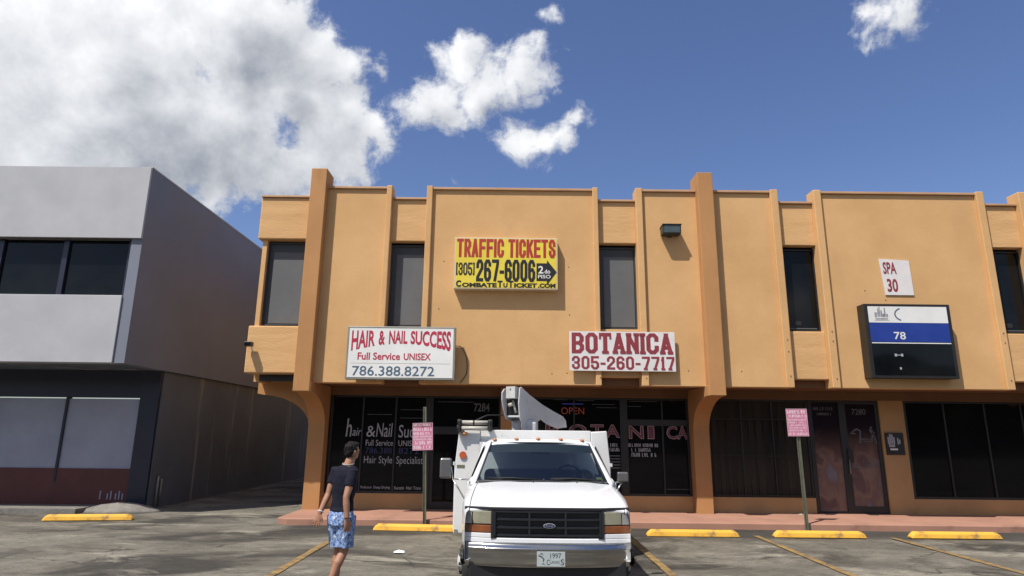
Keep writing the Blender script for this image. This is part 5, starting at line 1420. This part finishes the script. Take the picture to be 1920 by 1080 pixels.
for s in (-1, 1):
    head_ball((.052, .040 * s, -.018), (.026, .022, .026)); head_ball((.078, .031 * s, .002), (.012, .014, .010))
    head_ball((-.004, .078 * s, -.008), (.017, .010, .031))
organic(body, 'body', M['skin'], P, voxel=.0052, smooth=3)
# hair cap
hair = MB()
def hb(c, r3):
    rings = []; n = 18; m = 10
    for k in range(m + 1):
        t = min(max(math.pi * k / m, .03), math.pi - .03)
        rings.append([Hh(c[0] + r3[0] * math.sin(t) * math.cos(2 * math.pi * q_ / n), c[1] + r3[1] * math.sin(t) * math.sin(2 * math.pi * q_ / n), c[2] - r3[2] * math.cos(t)) for q_ in range(n)])
    hair.loft(rings)
hb((-.024, 0, .036), (.101, .085, .098)); hb((-.055, 0, -.015), (.062, .072, .075)); hb((.022, 0, .082), (.072, .066, .045)); hb((.05, .012, .095), (.040, .045, .026))
organic(hair, 'hair', M['hair'], P, voxel=.006, smooth=2, noise_amp=.011, noise_sc=40)
# shirt
sh = MB()
oval_tube(sh, [(c, a + .014, b + .014, A) for (c, a, b) in [((-.005, 0, .955), .152, .118)] + torso[2:9]] + [((.028, 0, 1.468), .078, .070, A)])
for (S, E_, k) in ((LS, LE, .55), (RS, RE, .55)):
    e = tuple(lerp(S[i], E_[i], k) for i in range(3)); m_ = tuple(lerp(S[i], E_[i], k * .5) for i in range(3))
    i0 = (S[0] * .55 + .01, S[1] * .55, S[2] + .01)
    sh.tube([i0, S, m_, e], [.062, .068, .064, .060], 16)
organic(sh, 'shirt', M['shirt'], P, voxel=.007, smooth=5, noise_amp=.010, noise_sc=10)
cl = MB(); cl.tube([(.036 + .066 * math.cos(t), .004 + .064 * math.sin(t), 1.490 + .012 * math.sin(t)) for t in [2 * math.pi * i / 20 for i in range(21)]], .008, 6)
cl.build('collar', M['collar'], P, world=False)
# shorts
st = MB()
oval_tube(st, [((-.005, 0, .965), .152, .116, A), ((-.005, 0, .92), .168, .128, A), ((-.005, 0, .86), .175, .138, A), ((-.004, 0, .80), .170, .138, A)])
for (H_, K_) in ((hipR, kneeA), (hipL, kneeB)):
    k = .86; e = tuple(lerp(H_[i], K_[i], k) for i in range(3)); m_ = tuple(lerp(H_[i], K_[i], .45) for i in range(3))
    st.tube([(H_[0], H_[1], .90), m_, e], [.105, .108, .104], 20)
organic(st, 'shorts', M['shorts'], P, voxel=.007, smooth=4, noise_amp=.016, noise_sc=12)
# sandals and bracelets
for (a_, d_) in (((ankA[0], ankA[1]), (.75, .55, 0)), ((ankB[0], ankB[1]), (.8, .5, 0))):
    d = Vector(d_).normalized(); c_ = Vector((a_[0], a_[1], 0)); n_ = Vector((d.y, -d.x, 0))
    L_ = []
    for t in [2 * math.pi * i / 20 for i in range(20)]:
        q_ = c_ + d * (.07 + .135 * math.cos(t)) + n_ * (.046 * math.sin(t)); L_.append((q_.x, q_.y))
    MB().prism(L_, 'z', .001, .020).build('sandal', M['sandal'], P, world=False)
def bracelet(w, e, m_):
    w = Vector(w); e = Vector(e); d = (e - w).normalized(); a = d.orthogonal().normalized(); b = d.cross(a); c_ = w + d * .025
    MB().tube([tuple(c_ + (a * math.cos(t) + b * math.sin(t)) * .031) for t in [2 * math.pi * i / 16 for i in range(17)]], .006, 6).build('bracelet', M[m_], P, world=False)
bracelet(LW, LE, 'litter'); bracelet(RW, RE, 'redbase')
